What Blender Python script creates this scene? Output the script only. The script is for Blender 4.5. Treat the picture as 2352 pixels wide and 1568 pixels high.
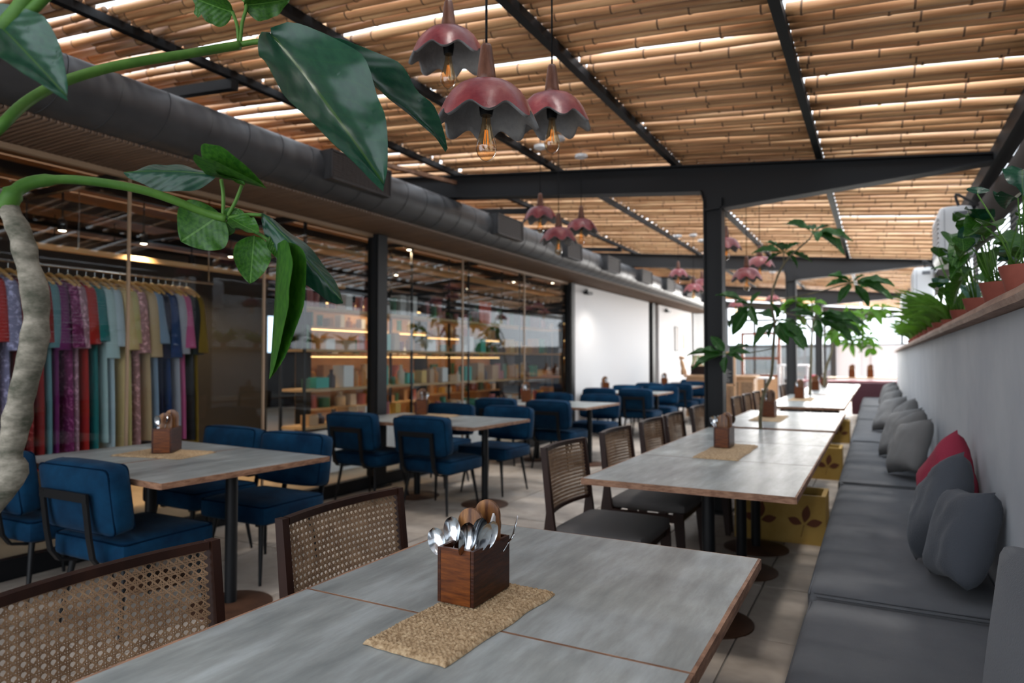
import bpy, math, random
from mathutils import Vector, Matrix, Euler, noise
random.seed(7)
R = math.radians
for o in list(bpy.data.objects): bpy.data.objects.remove(o)
SC = bpy.context.scene
COL = SC.collection

# ------------------------------------------------------------------ camera
F_PX, CX, CY, H = 1545.0, 1176.0, 784.0, 1.32
YAW, PIT = math.atan2(838, F_PX), math.atan2(41, F_PX)
fwd = Vector((-math.sin(YAW)*math.cos(PIT), math.cos(YAW)*math.cos(PIT), math.sin(PIT)))
rgt = Vector((math.cos(YAW), math.sin(YAW), 0)); upv = rgt.cross(fwd)
EYE = Vector((0, 0, H))
cam = bpy.data.cameras.new('camera'); co = bpy.data.objects.new('camera', cam); COL.objects.link(co)
co.matrix_world = Matrix(((rgt.x, upv.x, -fwd.x, 0), (rgt.y, upv.y, -fwd.y, 0), (rgt.z, upv.z, -fwd.z, H), (0, 0, 0, 1)))
cam.sensor_width = 36; cam.lens = F_PX/2352*36
cam.clip_start = .05; cam.clip_end = 200
cam.dof.use_dof = True; cam.dof.focus_distance = 1.72; cam.dof.aperture_fstop = 2.8
SC.camera = co
SC.view_settings.view_transform = 'Standard'; SC.view_settings.look = 'None'
SC.view_settings.gamma = 1; SC.view_settings.use_curve_mapping = False
SC.view_settings.exposure = 0.42
cy = SC.cycles
cy.use_denoising = True; cy.max_bounces = 7; cy.diffuse_bounces = 4; cy.glossy_bounces = 3
cy.transmission_bounces = 4; cy.transparent_max_bounces = 10; cy.caustics_reflective = False
cy.caustics_refractive = False; cy.sample_clamp_indirect = 4; cy.use_adaptive_sampling = True; cy.adaptive_threshold = .02

# ------------------------------------------------------------------ world, sun, daylight
w = bpy.data.worlds.new('sky'); SC.world = w; w.use_nodes = True
nt = w.node_tree; bg = nt.nodes['Background']
tc = nt.nodes.new('ShaderNodeTexCoord'); sx = nt.nodes.new('ShaderNodeSeparateXYZ'); cr = nt.nodes.new('ShaderNodeValToRGB')
nt.links.new(tc.outputs['Generated'], sx.inputs[0]); nt.links.new(sx.outputs['Z'], cr.inputs[0]); nt.links.new(cr.outputs[0], bg.inputs[0])
cr.color_ramp.elements[0].position = 0; cr.color_ramp.elements[0].color = (.84, .89, .95, 1)
cr.color_ramp.elements[1].position = .7; cr.color_ramp.elements[1].color = (.78, .88, 1, 1)
bg.inputs[1].default_value = 2.6

def light(name, kind, loc, energy, color=(1, 1, 1), rot=(0, 0, 0), size=None, spot=None, parent=None, rad=.05):
    l = bpy.data.lights.new(name, kind); l.energy = energy; l.color = color
    if kind == 'AREA':
        l.shape = 'RECTANGLE'; l.size, l.size_y = size
    elif kind == 'SUN': l.angle = rad
    else: l.shadow_soft_size = rad
    if kind == 'SPOT': l.spot_size = spot; l.spot_blend = .8
    o = bpy.data.objects.new(name, l); o.location = loc; o.rotation_euler = rot; COL.objects.link(o)
    if parent: o.parent = parent
    return o
light('sun', 'SUN', (0, 0, 9), 1.7, (1, .95, .88), (R(9), R(14), 0), rad=R(4.5))
# daylight through the glazed far end, and an added fill light behind the camera
light('far_end_daylight', 'AREA', (-1.2, 23.6, 1.9), 600, (1, .96, .91), (R(90), 0, R(180)), (5, 2.2))
light('entrance_daylight', 'AREA', (-1.4, -2.6, 1.9), 7, (.72, .86, 1), (R(90), 0, 0), (4.5, 1.8))

# ------------------------------------------------------------------ helpers
def ray(u, v): return fwd + rgt*((u-CX)/F_PX) - upv*((v-CY)/F_PX)
def ptd(u, v, d): return EYE + ray(u, v)*d
def ptz(u, v, z): d = ray(u, v); return EYE + d*((z-H)/d.z)
def pty(u, v, y): d = ray(u, v); return EYE + d*(y/d.y)
def ptx(u, v, x): d = ray(u, v); return EYE + d*(x/d.x)

class MB:
    def __init__(s): s.v = []; s.f = []; s.m = []; s.uv = {}
    def add(s, vs, fs, m=0):
        n = len(s.v); s.v += [tuple(a) for a in vs]; s.f += [tuple(i+n for i in f) for f in fs]; s.m += [m]*len(fs); return s
    def box(s, c, d, rz=0, mat=None, m=0):
        x, y, z = d[0]/2, d[1]/2, d[2]/2
        vs = [Vector((a*x, b*y, e*z)) for a in (-1, 1) for b in (-1, 1) for e in (-1, 1)]
        M = Matrix.Translation(Vector(c)) @ (mat if mat is not None else Matrix.Rotation(rz, 4, 'Z'))
        return s.add([M @ q for q in vs], [(0, 1, 3, 2), (4, 6, 7, 5), (0, 4, 5, 1), (2, 3, 7, 6), (0, 2, 6, 4), (1, 5, 7, 3)], m)
    def bar(s, p, q, wd, th, m=0, up=(0, 0, 1)):
        p = Vector(p); q = Vector(q); a = (q-p).normalized(); b = a.cross(Vector(up))
        if b.length < .01: b = a.cross(Vector((1, 0, 0)))
        b.normalize(); c = b.cross(a)
        vs = [e + b*(i*wd/2) + c*(j*th/2) for e in (p, q) for i in (-1, 1) for j in (-1, 1)]
        return s.add(vs, [(0, 1, 3, 2), (4, 6, 7, 5), (0, 4, 5, 1), (2, 3, 7, 6), (0, 2, 6, 4), (1, 5, 7, 3)], m)
    def tube(s, pts, rad, n=8, m=0, cap=True, flat=1.0):
        pts = [Vector(p) for p in pts]; k = len(pts)
        rs = rad if isinstance(rad, (list, tuple)) else [rad]*k
        vs = []; t0 = (pts[1]-pts[0]).normalized()
        nn = t0.cross(Vector((0, 0, 1)))
        if nn.length < .05: nn = t0.cross(Vector((0, 1, 0)))
        nn.normalize()
        for i in range(k):
            t = (pts[min(i+1, k-1)]-pts[max(i-1, 0)]).normalized()
            nn = (nn - t*nn.dot(t)).normalized(); bb = t.cross(nn)
            for j in range(n):
                a = 2*math.pi*j/n; vs.append(pts[i] + nn*(math.cos(a)*rs[i]) + bb*(math.sin(a)*rs[i]*flat))
        fs = [(i*n+j, i*n+(j+1) % n, (i+1)*n+(j+1) % n, (i+1)*n+j) for i in range(k-1) for j in range(n)]
        if cap: fs += [tuple(range(n-1, -1, -1)), tuple((k-1)*n+j for j in range(n))]
        return s.add(vs, fs, m)
    def lathe(s, prof, n=20, c=(0, 0, 0), m=0, fn=None, closed=False):
        vs = []
        for i, (r, z) in enumerate(prof):
            for j in range(n):
                a = 2*math.pi*j/n; rr, zz = (r, z) if fn is None else fn(i, a, r, z)
                vs.append((c[0]+rr*math.cos(a), c[1]+rr*math.sin(a), c[2]+zz))
        k = len(prof)
        fs = [(i*n+j, i*n+(j+1) % n, (i+1)*n+(j+1) % n, (i+1)*n+j) for i in range(k-1) for j in range(n)]
        if closed: fs += [((k-1)*n+j, (k-1)*n+(j+1) % n, (j+1) % n, j) for j in range(n)]
        return s.add(vs, fs, m)
    def cyl(s, c, r, h, n=24, m=0):
        return s.lathe([(1e-4, 0), (r*.97, 0), (r, h*.15), (r, h*.85), (r*.97, h), (1e-4, h)], n, c, m)
    def rbox(s, c, d, r, n=5, puff=0, M=None, m=0):
        hx = [a/2 for a in d]; M2 = Matrix.Translation(Vector(c)) @ (M if M is not None else Matrix())
        g = [-1 + 2*i/n for i in range(n+1)]; g = [math.copysign(abs(a)**.7, a) for a in g]
        for ax in range(3):
            for sg in (-1, 1):
                vs = []
                for a in g:
                    for b in g:
                        p = [0, 0, 0]; p[ax] = sg; p[(ax+1) % 3] = a; p[(ax+2) % 3] = b
                        q = Vector([p[i]*hx[i] for i in range(3)])
                        inn = Vector([max(-(hx[i]-r), min(hx[i]-r, q[i])) for i in range(3)])
                        dd = q-inn
                        if dd.length > 1e-6: q = inn + dd.normalized()*r
                        if puff:
                            k = 1
                            for i in range(3):
                                if i != ax: k *= (1-abs(p[i])**2.5)
                            q[ax] += sg*puff*k
                        vs.append(M2 @ q)
                N = n+1; fs = []
                for i in range(n):
                    for j in range(n):
                        f = (i*N+j, (i+1)*N+j, (i+1)*N+j+1, i*N+j+1); fs.append(f if sg > 0 else f[::-1])
                s.add(vs, fs, m)
        return s
    def mesh(s, name, mats, smooth=False, weld=False):
        me = bpy.data.meshes.new(name); me.from_pydata(s.v, [], s.f); 
        for q in (mats if isinstance(mats, (list, tuple)) else [mats]): me.materials.append(q)
        me.polygons.foreach_set('material_index', s.m)
        if smooth:
            me.polygons.foreach_set('use_smooth', [True]*len(me.polygons))
        if weld or smooth == 'auto':
            import bmesh
            b = bmesh.new(); b.from_mesh(me); bmesh.ops.remove_doubles(b, verts=b.verts, dist=1e-5); b.to_mesh(me); b.free()
        if smooth == 'auto':
            me.set_sharp_from_angle(angle=R(38))
        me.update(); return me
    def build(s, name, mats, parent=None, smooth=False, weld=False, **k):
        return place(s.mesh(name, mats, smooth, weld), name, parent, **k)

def place(me, name, parent=None, loc=None, rot=None, mat=None, label=None, cat=None, group=None, kind=None, par_origin=True):
    o = bpy.data.objects.new(name, me); COL.objects.link(o)
    if mat is not None: o.matrix_basis = mat
    if loc is not None: o.location = loc
    if rot is not None: o.rotation_euler = rot
    if parent is not None: o.parent = parent
    return tag(o, label, cat, group, kind)
def tag(o, label=None, cat=None, group=None, kind=None):
    if label: o['label'] = label
    if cat: o['category'] = cat
    if group: o['group'] = group
    if kind: o['kind'] = kind
    return o
def thing(name, label, cat, loc=(0, 0, 0), rz=0, group=None, kind=None):
    o = bpy.data.objects.new(name, None); COL.objects.link(o); o.location = loc; o.rotation_euler = (0, 0, rz)
    o.empty_display_size = .05
    return tag(o, label, cat, group, kind)
KIDS = {}
def kids(o): return [c for c in bpy.data.objects if c.parent is o] if o.name not in KIDS else KIDS[o.name]
def copy_tree(src, loc=None, rz=None, label=None, group=None, parent=None):
    c = src.copy(); COL.objects.link(c)
    if parent is not None: c.parent = parent
    if loc is not None: c.location = loc
    if rz is not None: c.rotation_euler = (0, 0, rz)
    if label: c['label'] = label
    if group: c['group'] = group
    if src.name not in KIDS: KIDS[src.name] = kids(src)
    for k in KIDS[src.name]: copy_tree(k, parent=c)
    return c
ORD = ['first', 'second', 'third', 'fourth', 'fifth', 'sixth', 'seventh', 'eighth', 'ninth', 'tenth', 'eleventh', 'twelfth', 'thirteenth', 'fourteenth', 'fifteenth', 'sixteenth', 'seventeenth', 'eighteenth', 'nineteenth', 'twentieth']

ORD += ['twenty-'+q for q in ORD[:9]] + ['thirtieth'] + ['thirty-'+q for q in ORD[:9]] + ['fortieth'] + ['forty-'+q for q in ORD[:9]]
# ------------------------------------------------------------------ materials
def mat(name, col=(.5, .5, .5), rough=.6, metal=0, var=None, scale=8, stretch=(1, 1, 1), bump=0, bscale=60, rnd=0, spec=.5, detail=4, coords='Object', contrast=(.35, .65), sheen=0, bstretch=None):
    m = bpy.data.materials.new(name); m.use_nodes = True; n = m.node_tree; b = n.nodes['Principled BSDF']
    b.inputs['Base Color'].default_value = (*col, 1); b.inputs['Roughness'].default_value = rough; b.inputs['Metallic'].default_value = metal
    b.inputs['Specular IOR Level'].default_value = spec
    if sheen: b.inputs['Sheen Weight'].default_value = sheen; b.inputs['Sheen Roughness'].default_value = .4
    if var or bump:
        t = n.nodes.new('ShaderNodeTexCoord')
    last = None
    if var:
        mp = n.nodes.new('ShaderNodeMapping'); mp.inputs['Scale'].default_value = stretch
        nz = n.nodes.new('ShaderNodeTexNoise'); nz.inputs['Scale'].default_value = scale; nz.inputs['Detail'].default_value = detail; nz.inputs['Roughness'].default_value = .65
        n.links.new(t.outputs[coords], mp.inputs[0]); n.links.new(mp.outputs[0], nz.inputs[0])
        if rnd:
            oi = n.nodes.new('ShaderNodeObjectInfo'); nz.noise_dimensions = '4D'; ml = n.nodes.new('ShaderNodeMath'); ml.operation = 'MULTIPLY'; ml.inputs[1].default_value = 37
            n.links.new(oi.outputs['Random'], ml.inputs[0]); n.links.new(ml.outputs[0], nz.inputs['W'])
        r = n.nodes.new('ShaderNodeValToRGB'); n.links.new(nz.outputs[0], r.inputs[0])
        cs = [col] + list(var); r.color_ramp.elements[0].position = contrast[0]; r.color_ramp.elements[1].position = contrast[1]
        r.color_ramp.elements[0].color = (*cs[0], 1); r.color_ramp.elements[1].color = (*cs[-1], 1)
        if len(cs) == 3:
            e = r.color_ramp.elements.new(sum(contrast)/2); e.color = (*cs[1], 1)
        last = r.outputs[0]
        n.links.new(last, b.inputs['Base Color'])
    if rnd:
        oi = n.nodes.new('ShaderNodeObjectInfo'); hs = n.nodes.new('ShaderNodeHueSaturation'); mr = n.nodes.new('ShaderNodeMapRange')
        mr.inputs['To Min'].default_value = 1-rnd; mr.inputs['To Max'].default_value = 1+rnd
        n.links.new(oi.outputs['Random'], mr.inputs[0]); n.links.new(mr.outputs[0], hs.inputs['Value'])
        if last: n.links.new(last, hs.inputs['Color'])
        else: hs.inputs['Color'].default_value = (*col, 1)
        n.links.new(hs.outputs[0], b.inputs['Base Color'])
    if bump:
        nb = n.nodes.new('ShaderNodeTexNoise'); nb.inputs['Scale'].default_value = bscale; nb.inputs['Detail'].default_value = 3
        bp = n.nodes.new('ShaderNodeBump'); bp.inputs['Strength'].default_value = bump; bp.inputs['Distance'].default_value = .004
        if bstretch:
            mp2 = n.nodes.new('ShaderNodeMapping'); mp2.inputs['Scale'].default_value = bstretch
            n.links.new(t.outputs[coords], mp2.inputs[0]); n.links.new(mp2.outputs[0], nb.inputs[0])
        else: n.links.new(t.outputs[coords], nb.inputs[0])
        n.links.new(nb.outputs[0], bp.inputs['Height']); n.links.new(bp.outputs[0], b.inputs['Normal'])
    return m
def emis(name, col, s):
    m = bpy.data.materials.new(name); m.use_nodes = True; b = m.node_tree.nodes['Principled BSDF']
    b.inputs['Base Color'].default_value = (*col, 1); b.inputs['Emission Color'].default_value = (*col, 1); b.inputs['Emission Strength'].default_value = s
    return m
def glassmat(name, tint=(1, 1, 1), ior=1.5, rough=0.0, boost=1.0):
    m = bpy.data.materials.new(name); m.use_nodes = True; n = m.node_tree; n.nodes.clear()
    out = n.nodes.new('ShaderNodeOutputMaterial'); mx = n.nodes.new('ShaderNodeMixShader'); tr = n.nodes.new('ShaderNodeBsdfTransparent'); gl = n.nodes.new('ShaderNodeBsdfGlossy')
    fr = n.nodes.new('ShaderNodeFresnel'); ge = n.nodes.new('ShaderNodeNewGeometry'); mr = n.nodes.new('ShaderNodeMapRange'); mr.inputs['To Min'].default_value = ior; mr.inputs['To Max'].default_value = 1/ior
    n.links.new(ge.outputs['Backfacing'], mr.inputs[0]); n.links.new(mr.outputs[0], fr.inputs[0]); gl.inputs['Roughness'].default_value = rough; tr.inputs[0].default_value = (*tint, 1)
    ml = n.nodes.new('ShaderNodeMath'); ml.operation = 'MULTIPLY'; ml.inputs[1].default_value = boost; ml.use_clamp = True
    n.links.new(fr.outputs[0], ml.inputs[0]); n.links.new(ml.outputs[0], mx.inputs[0]); n.links.new(tr.outputs[0], mx.inputs[1]); n.links.new(gl.outputs[0], mx.inputs[2]); n.links.new(mx.outputs[0], out.inputs[0])
    return m
def leafmat(name, c1, c2, vein, rough=.35, trans=.3):
    m = bpy.data.materials.new(name); m.use_nodes = True; n = m.node_tree; b = n.nodes['Principled BSDF']
    uv = n.nodes.new('ShaderNodeUVMap'); sp = n.nodes.new('ShaderNodeSeparateXYZ'); n.links.new(uv.outputs[0], sp.inputs[0])
    def math_(op, a, bb=None, c=None):
        q = n.nodes.new('ShaderNodeMath'); q.operation = op
        for i, x in enumerate((a, bb, c)):
            if x is None: continue
            if isinstance(x, (int, float)): q.inputs[i].default_value = x
            else: n.links.new(x, q.inputs[i])
        return q.outputs[0]
    a = math_('ABSOLUTE', math_('SUBTRACT', sp.outputs[0], .5))
    mid = math_('LESS_THAN', a, .016)
    s = math_('SINE', math_('MULTIPLY', math_('SUBTRACT', sp.outputs[1], math_('MULTIPLY', a, .75)), 48))
    side = math_('MULTIPLY', math_('GREATER_THAN', s, .95), .10)
    f = math_('MAXIMUM', mid, side)
    t = n.nodes.new('ShaderNodeTexCoord'); nz = n.nodes.new('ShaderNodeTexNoise'); nz.inputs['Scale'].default_value = 14; n.links.new(t.outputs['Object'], nz.inputs[0])
    r = n.nodes.new('ShaderNodeValToRGB'); r.color_ramp.elements[0].color = (*c1, 1); r.color_ramp.elements[1].color = (*c2, 1); r.color_ramp.elements[0].position = .35; r.color_ramp.elements[1].position = .65
    n.links.new(nz.outputs[0], r.inputs[0])
    mx = n.nodes.new('ShaderNodeMix'); mx.data_type = 'RGBA'; n.links.new(f, mx.inputs[0]); n.links.new(r.outputs[0], mx.inputs[6]); mx.inputs[7].default_value = (*vein, 1)
    n.links.new(mx.outputs[2], b.inputs['Base Color']); b.inputs['Roughness'].default_value = rough
    bp = n.nodes.new('ShaderNodeBump'); bp.inputs['Strength'].default_value = .18; bp.inputs['Distance'].default_value = .002
    n.links.new(math_('MULTIPLY', s, .5), bp.inputs['Height']); n.links.new(bp.outputs[0], b.inputs['Normal'])
    # thin leaf lets some light through
    tl = n.nodes.new('ShaderNodeBsdfTranslucent'); ms = n.nodes.new('ShaderNodeMixShader'); ms.inputs[0].default_value = trans
    hs = n.nodes.new('ShaderNodeHueSaturation'); hs.inputs['Value'].default_value = 1.8; hs.inputs['Hue'].default_value = .47; n.links.new(mx.outputs[2], hs.inputs['Color']); n.links.new(hs.outputs[0], tl.inputs[0])
    out = n.nodes['Material Output']; n.links.new(b.outputs[0], ms.inputs[1]); n.links.new(tl.outputs[0], ms.inputs[2]); n.links.new(ms.outputs[0], out.inputs[0])
    return m

M = {}
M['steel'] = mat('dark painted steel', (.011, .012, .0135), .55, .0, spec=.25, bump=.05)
M['steel_l'] = mat('grey painted steel', (.045, .044, .044), .6, 0, spec=.3)  # serves plain grey parts; on far frames its lighter tone paints haze
M['black'] = mat('black metal', (.006, .0065, .0075), .5, .0, spec=.25)
M['bamboo'] = mat('bamboo', (.42, .20, .085), .42, var=[(.58, .31, .145), (.68, .42, .21)], scale=3, stretch=(.6, 14, 14), rnd=.22, bump=.12, bscale=40, bstretch=(1, 8, 8))
M['bamboo2'] = mat('bamboo node', (.15, .08, .04), .6)
M['duct'] = mat('duct metal', (.045, .045, .047), .42, .35, var=[(.065, .065, .068)], scale=3)
M['seamd'] = mat('duct seam', (.012, .012, .013), .6)
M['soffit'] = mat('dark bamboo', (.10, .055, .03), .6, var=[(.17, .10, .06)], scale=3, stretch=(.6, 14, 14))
M['ductdark'] = mat('grille dark', (.05, .04, .037), .6)
M['concrete'] = mat('floor concrete', (.25, .21, .175), .65, spec=.3, var=[(.36, .305, .255), (.44, .38, .325)], scale=2.2, rnd=.08, bump=.08, bscale=30)
M['grout'] = mat('floor base', (.17, .155, .14), .9)
M['wallr'] = mat('lime plaster', (.36, .38, .41), .85, var=[(.42, .44, .46)], scale=2, bump=.12, bscale=18)
M['white'] = mat('white wall paint', (.78, .75, .73), .8)
M['table'] = mat('slate laminate', (.15, .163, .160), .36, spec=.32, var=[(.25, .265, .255), (.37, .40, .40)], scale=3.2, stretch=(4.5, .9, 1), rnd=.06, bump=.12, bscale=25, detail=7, contrast=(.3, .68))
M['edge'] = mat('worn wood edge', (.16, .075, .042), .6, spec=.3, var=[(.33, .18, .11)], scale=18, stretch=(1, 1, 4))
M['seam'] = mat('copper wood joint', (.30, .17, .12), .6)
M['rust'] = mat('rusty iron base', (.045, .020, .011), .6, 0, spec=.25, var=[(.085, .038, .020)], scale=6)
M['cane'] = mat('cane', (.17, .095, .05), .5, var=[(.30, .185, .105)], scale=20, rnd=.05)
M['dwood'] = mat('dark chair wood', (.013, .0045, .003), .42, spec=.22, var=[(.028, .010, .006)], scale=8, stretch=(1, 1, .2))
M['greyfab'] = mat('grey upholstery', (.085, .078, .075), .9, bump=.25, bscale=300)
M['bench'] = mat('slate grey bench fabric', (.100, .104, .112), .92, spec=.2, var=[(.12, .123, .130)], scale=4, bump=.35, bscale=350)
M['pillow'] = mat('charcoal linen', (.055, .061, .073), .95, bump=.5, bscale=200, sheen=.1)
M['pillow_l'] = mat('grey linen', (.19, .185, .18), .95, bump=.5, bscale=200)
M['red'] = mat('crimson linen', (.28, .018, .045), .9, bump=.4, bscale=200)
M['blue'] = mat('blue suede', (.0006, .014, .038), .85, spec=.12, var=[(.002, .032, .075)], scale=6, rnd=.1, bump=.2, bscale=120, sheen=.04)
M['bluepipe'] = mat('blue piping', (.0006, .008, .022), .9, spec=.05)
M['boxwood'] = mat('stained pine', (.012, .003, .0015), .36, spec=.25, var=[(.040, .0095, .003), (.085, .024, .006)], scale=7, stretch=(2, 2, 14), rnd=.06, contrast=(.3, .7), bump=.15, bscale=30, bstretch=(1, 1, 10))
M['boxwood_o'] = mat('orange stained pine', (.060, .014, .003), .38, spec=.25, var=[(.17, .046, .007)], scale=7, stretch=(2, 2, 14))
M['paddle'] = mat('acacia board', (.07, .022, .008), .35, var=[(.19, .075, .022), (.33, .145, .045)], scale=16, stretch=(4, 4, .5), contrast=(.35, .68))
M['silver'] = mat('polished steel', (.60, .62, .64), .16, 1)
M['mat'] = mat('seagrass', (.20, .12, .055), .85, var=[(.36, .24, .13), (.47, .34, .20)], scale=90, bump=.8, bscale=160)
M['napkin'] = mat('paper napkin', (.6, .56, .53), .9)
M['shade'] = mat('pink cement glaze', (.145, .017, .024), .36, spec=.35, var=[(.21, .034, .038), (.27, .075, .065)], scale=9, bump=.3, bscale=45)
M['shadein'] = mat('grey cement', (.16, .16, .165), .9, var=[(.22, .22, .22)], scale=20, bump=.4, bscale=80)
M['lampwood'] = mat('lamp neck wood', (.075, .026, .014), .4, spec=.35, var=[(.17, .075, .048)], scale=9, stretch=(5, 5, .8))
M['bulb'] = glassmat('amber bulb glass', (1, .84, .62), 1.5, 0, 2.6)
M['filament'] = emis('filament', (1, .35, .05), .5)
M['terra'] = mat('terracotta', (.20, .045, .028), .8, var=[(.27, .07, .045)], scale=8, rnd=.1)
M['soil'] = mat('soil', (.03, .02, .012), 1)
M['ledge'] = mat('ledge bark wood', (.20, .11, .075), .7, var=[(.34, .21, .15)], scale=8, stretch=(4, .5, 4), bump=.6, bscale=30)
M['bark'] = mat('pale bark', (.060, .060, .042), .85, spec=.2, var=[(.15, .135, .105), (.28, .25, .20)], scale=14, stretch=(1, 1, 2), bump=.7, bscale=50)
M['stem'] = mat('green stem', (.035, .105, .012), .55, spec=.25, var=[(.075, .17, .025)], scale=10)
M['twig'] = mat('brown twig', (.10, .085, .045), .8, var=[(.18, .15, .09)], scale=20)
M['leaf_dark'] = leafmat('dark glossy leaf', (.010, .060, .035), (.018, .085, .045), (.045, .13, .03), .28)
M['leaf_mid'] = leafmat('green leaf', (.022, .10, .010), (.05, .17, .015), (.11, .26, .05), .42, .4)
M['leaf_lit'] = leafmat('fresh green leaf', (.10, .25, .03), (.17, .34, .06), (.25, .42, .12), .5, .55)
M['leaf_tree'] = leafmat('tree leaf', (.022, .095, .020), (.05, .17, .03), (.09, .20, .05), .4, .4)
M['yellow'] = mat('ochre painted planter', (.36, .21, .035), .7, var=[(.43, .27, .06)], scale=5)
M['motif'] = mat('stencilled leaf paint', (.12, .035, .012), .8)
M['cream'] = mat('white plastic', (.72, .73, .74), .45)
M['glass'] = glassmat('shop glass', (.95, .97, .97), 1.45, 0, .8)
M['rail'] = mat('light wood rail', (.36, .24, .15), .5)
M['shopwall'] = mat('shop back wall', (.035, .033, .032), .9, spec=.1)
M['shopwall2'] = mat('shop partition', (.20, .20, .20), .9)
M['ply'] = mat('stained ceiling ply', (.20, .085, .028), .6, var=[(.28, .125, .045)], scale=1.4, stretch=(1, .3, 1))
M['shopfloor'] = mat('shop floor ply', (.34, .25, .16), .5, var=[(.40, .30, .20)], scale=2, stretch=(1, 4, 1))
M['shelf'] = mat('pine shelf', (.46, .30, .15), .6)
M['lens'] = emis('lamp lens', (1, .86, .62), 14)
M['strip'] = emis('shelf light strip', (1, .62, .25), 3)
M['daywin'] = emis('daylit rear window', (.62, .80, 1), 1.6)
M['hangerwood'] = mat('hanger beech', (.60, .33, .10), .4)
M['chrome'] = mat('chrome', (.6, .6, .6), .2, 1)
M['maroon'] = mat('maroon vinyl', (.075, .018, .028), .6)
M['pinktop'] = mat('pink laminate', (.42, .13, .15), .5)
M['oakish'] = mat('light oak', (.50, .28, .14), .6, var=[(.58, .35, .19)], scale=6, stretch=(1, 1, 5))
M['redwood'] = mat('red wood frame', (.22, .07, .035), .5)
M['frost'] = mat('frosted curtain', (.62, .60, .61), .8)
M['canvas'] = mat('brown canvas roll', (.055, .042, .036), .9)
M['greysheet'] = mat('grey sheet', (.16, .17, .19), .7)
M['board'] = mat('chalkboard', (.02, .022, .024), .8)
def plain(name, c, rough=.85, **k): return mat(name, c, rough, **k)

# ================================================================== SETTING
# floor: one slab base, tiles as parts
fl = MB().box((-3, 11.4, -.06), (13, 29, .10)).build('floor', M['grout'], kind='structure')
tw = .795
tile = MB().rbox((0, 0, 0), (tw-.007, tw-.007, .024), .003, 1).mesh('floor_tile', M['concrete'])
for i in range(7):
    for j in range(30):
        x = -4.18 + i*tw; y = .6 + j*tw
        if x > .4 or y < .3: continue
        place(tile, 'floor_tile', fl, loc=(x, y, -.010 + random.uniform(-.0015, .0015)), rot=(0, 0, random.choice((0, PI_ := math.pi))))
# shop floor
MB().box((-9.7, 10, -.012), (10.05, 26, .03)).build('floor', M['shopfloor'], kind='structure')

# right wall with ledge
wr = MB().box((.50, 8.6, .74), (.2, 18.6, 1.48)).build('wall_right', M['wallr'], kind='structure')
lg = MB()
n = 70
for i in range(n):
    y0 = -.6 + i*18.6/n; y1 = y0 + 18.6/n
    e0 = .335 + .012*noise.noise(Vector((y0*2.3, 0, 0))); e1 = .335 + .012*noise.noise(Vector((y1*2.3, 0, 0)))
    vs = [(e0+.01, y0, 1.482), (e0, y0, 1.50), (e0+.008, y0, 1.522), (.64, y0, 1.522), (.64, y0, 1.482), (e1+.01, y1, 1.482), (e1, y1, 1.50), (e1+.008, y1, 1.522), (.64, y1, 1.522), (.64, y1, 1.482)]
    lg.add(vs, [(k, k+5, (k+1) % 5+5, (k+1) % 5) for k in range(5)])
lg.add([(.345, -.6, 1.482), (.335, -.6, 1.5), (.343, -.6, 1.522), (.64, -.6, 1.522), (.64, -.6, 1.482)], [(0, 1, 2, 3, 4)])
lg.build('wall_ledge', M['ledge'], kind='structure')

# left wall: glazing
XG = -4.62
def steel_col(name, x, y, wx, wy, z1, m='steel'):
    c = MB(); t = .012
    c.box((x, y, z1/2), (wx*.55, wy, z1)); c.box((x-wx/2+t/2, y, z1/2), (t, wy+.01, z1)); c.box((x+wx/2-t/2, y, z1/2), (t, wy+.01, z1))
    c.box((x, y, .01), (wx+.08, wy+.08, .02))
    return c.build(name, M[m], kind='structure')
for (y, wd) in ((5.52, .14), (10.55, .12), (15.25, .16), (19.2, .3)): steel_col('steel_column', XG+.02, y, .14, wd, 2.62)
def glazing(name, y0, y1, seams, label=None):
    wn = thing(name, None, None, (XG, (y0+y1)/2, 0), kind='structure')
    yc = (y0+y1)/2
    ys = [y0]+seams+[y1]
    for a, b in zip(ys[:-1], ys[1:]):
        MB().box((0, (a+b)/2-yc, 1.36), (.01, b-a-.012, 2.48)).build('glass_pane', M['glass'], wn)
    MB().box((0, 0, 2.61), (.05, y1-y0, .035)).build('top_rail', M['rail'], wn)
    MB().box((0, 0, .06), (.07, y1-y0, .12)).build('bottom_rail', M['black'], wn)
    for s in seams: MB().box((0, s-yc, 1.36), (.02, .016, 2.47)).build('pane_seal', M['rail'], wn)
    return wn
glazing('window_1', -.6, 5.44, [1.1, 2.86, 4.05])
glazing('window_2', 5.60, 10.48, [7.2, 8.9])
# white lit wall panels beyond the glass
def slab(name, x, y0, y1, z0, z1, th, m): return MB().box((x, (y0+y1)/2, (z0+z1)/2), (th, y1-y0, z1-z0)).build(name, M[m], kind='structure')
slab('wall_left', XG, 10.62, 14.95, 0, 2.62, .12, 'white')
slab('wall_left', XG, 15.75, 19.0, 0, 2.62, .12, 'white')
slab('wall_left', XG, 19.36, 24.3, 0, 3.1, .12, 'steel_l')
slab('wall_back', -14.6, -1, 24, 0, 3.3, .1, 'shopwall')
MB().box((-9.6, 23.5, 1.6), (10, .1, 3.3)).build('wall_back', M['shopwall'], kind='structure')
MB().box((-9.6, -1.0, 1.6), (10, .1, 3.3)).build('wall_front', M['shopwall'], kind='structure')
ns = thing('narrow_shelf', 'narrow dark shelving in the gap between the white walls', 'shelf', (-4.95, 15.35, 0))
for k in range(6): MB().box((0, 0, .25+k*.42), (.4, .62, .03)).build('shelf_board', M['shelf'], ns)
MB().box((-.22, 0, 1.25), (.02, .66, 2.5)).build('back_panel', M['shopwall2'], ns)
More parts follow.
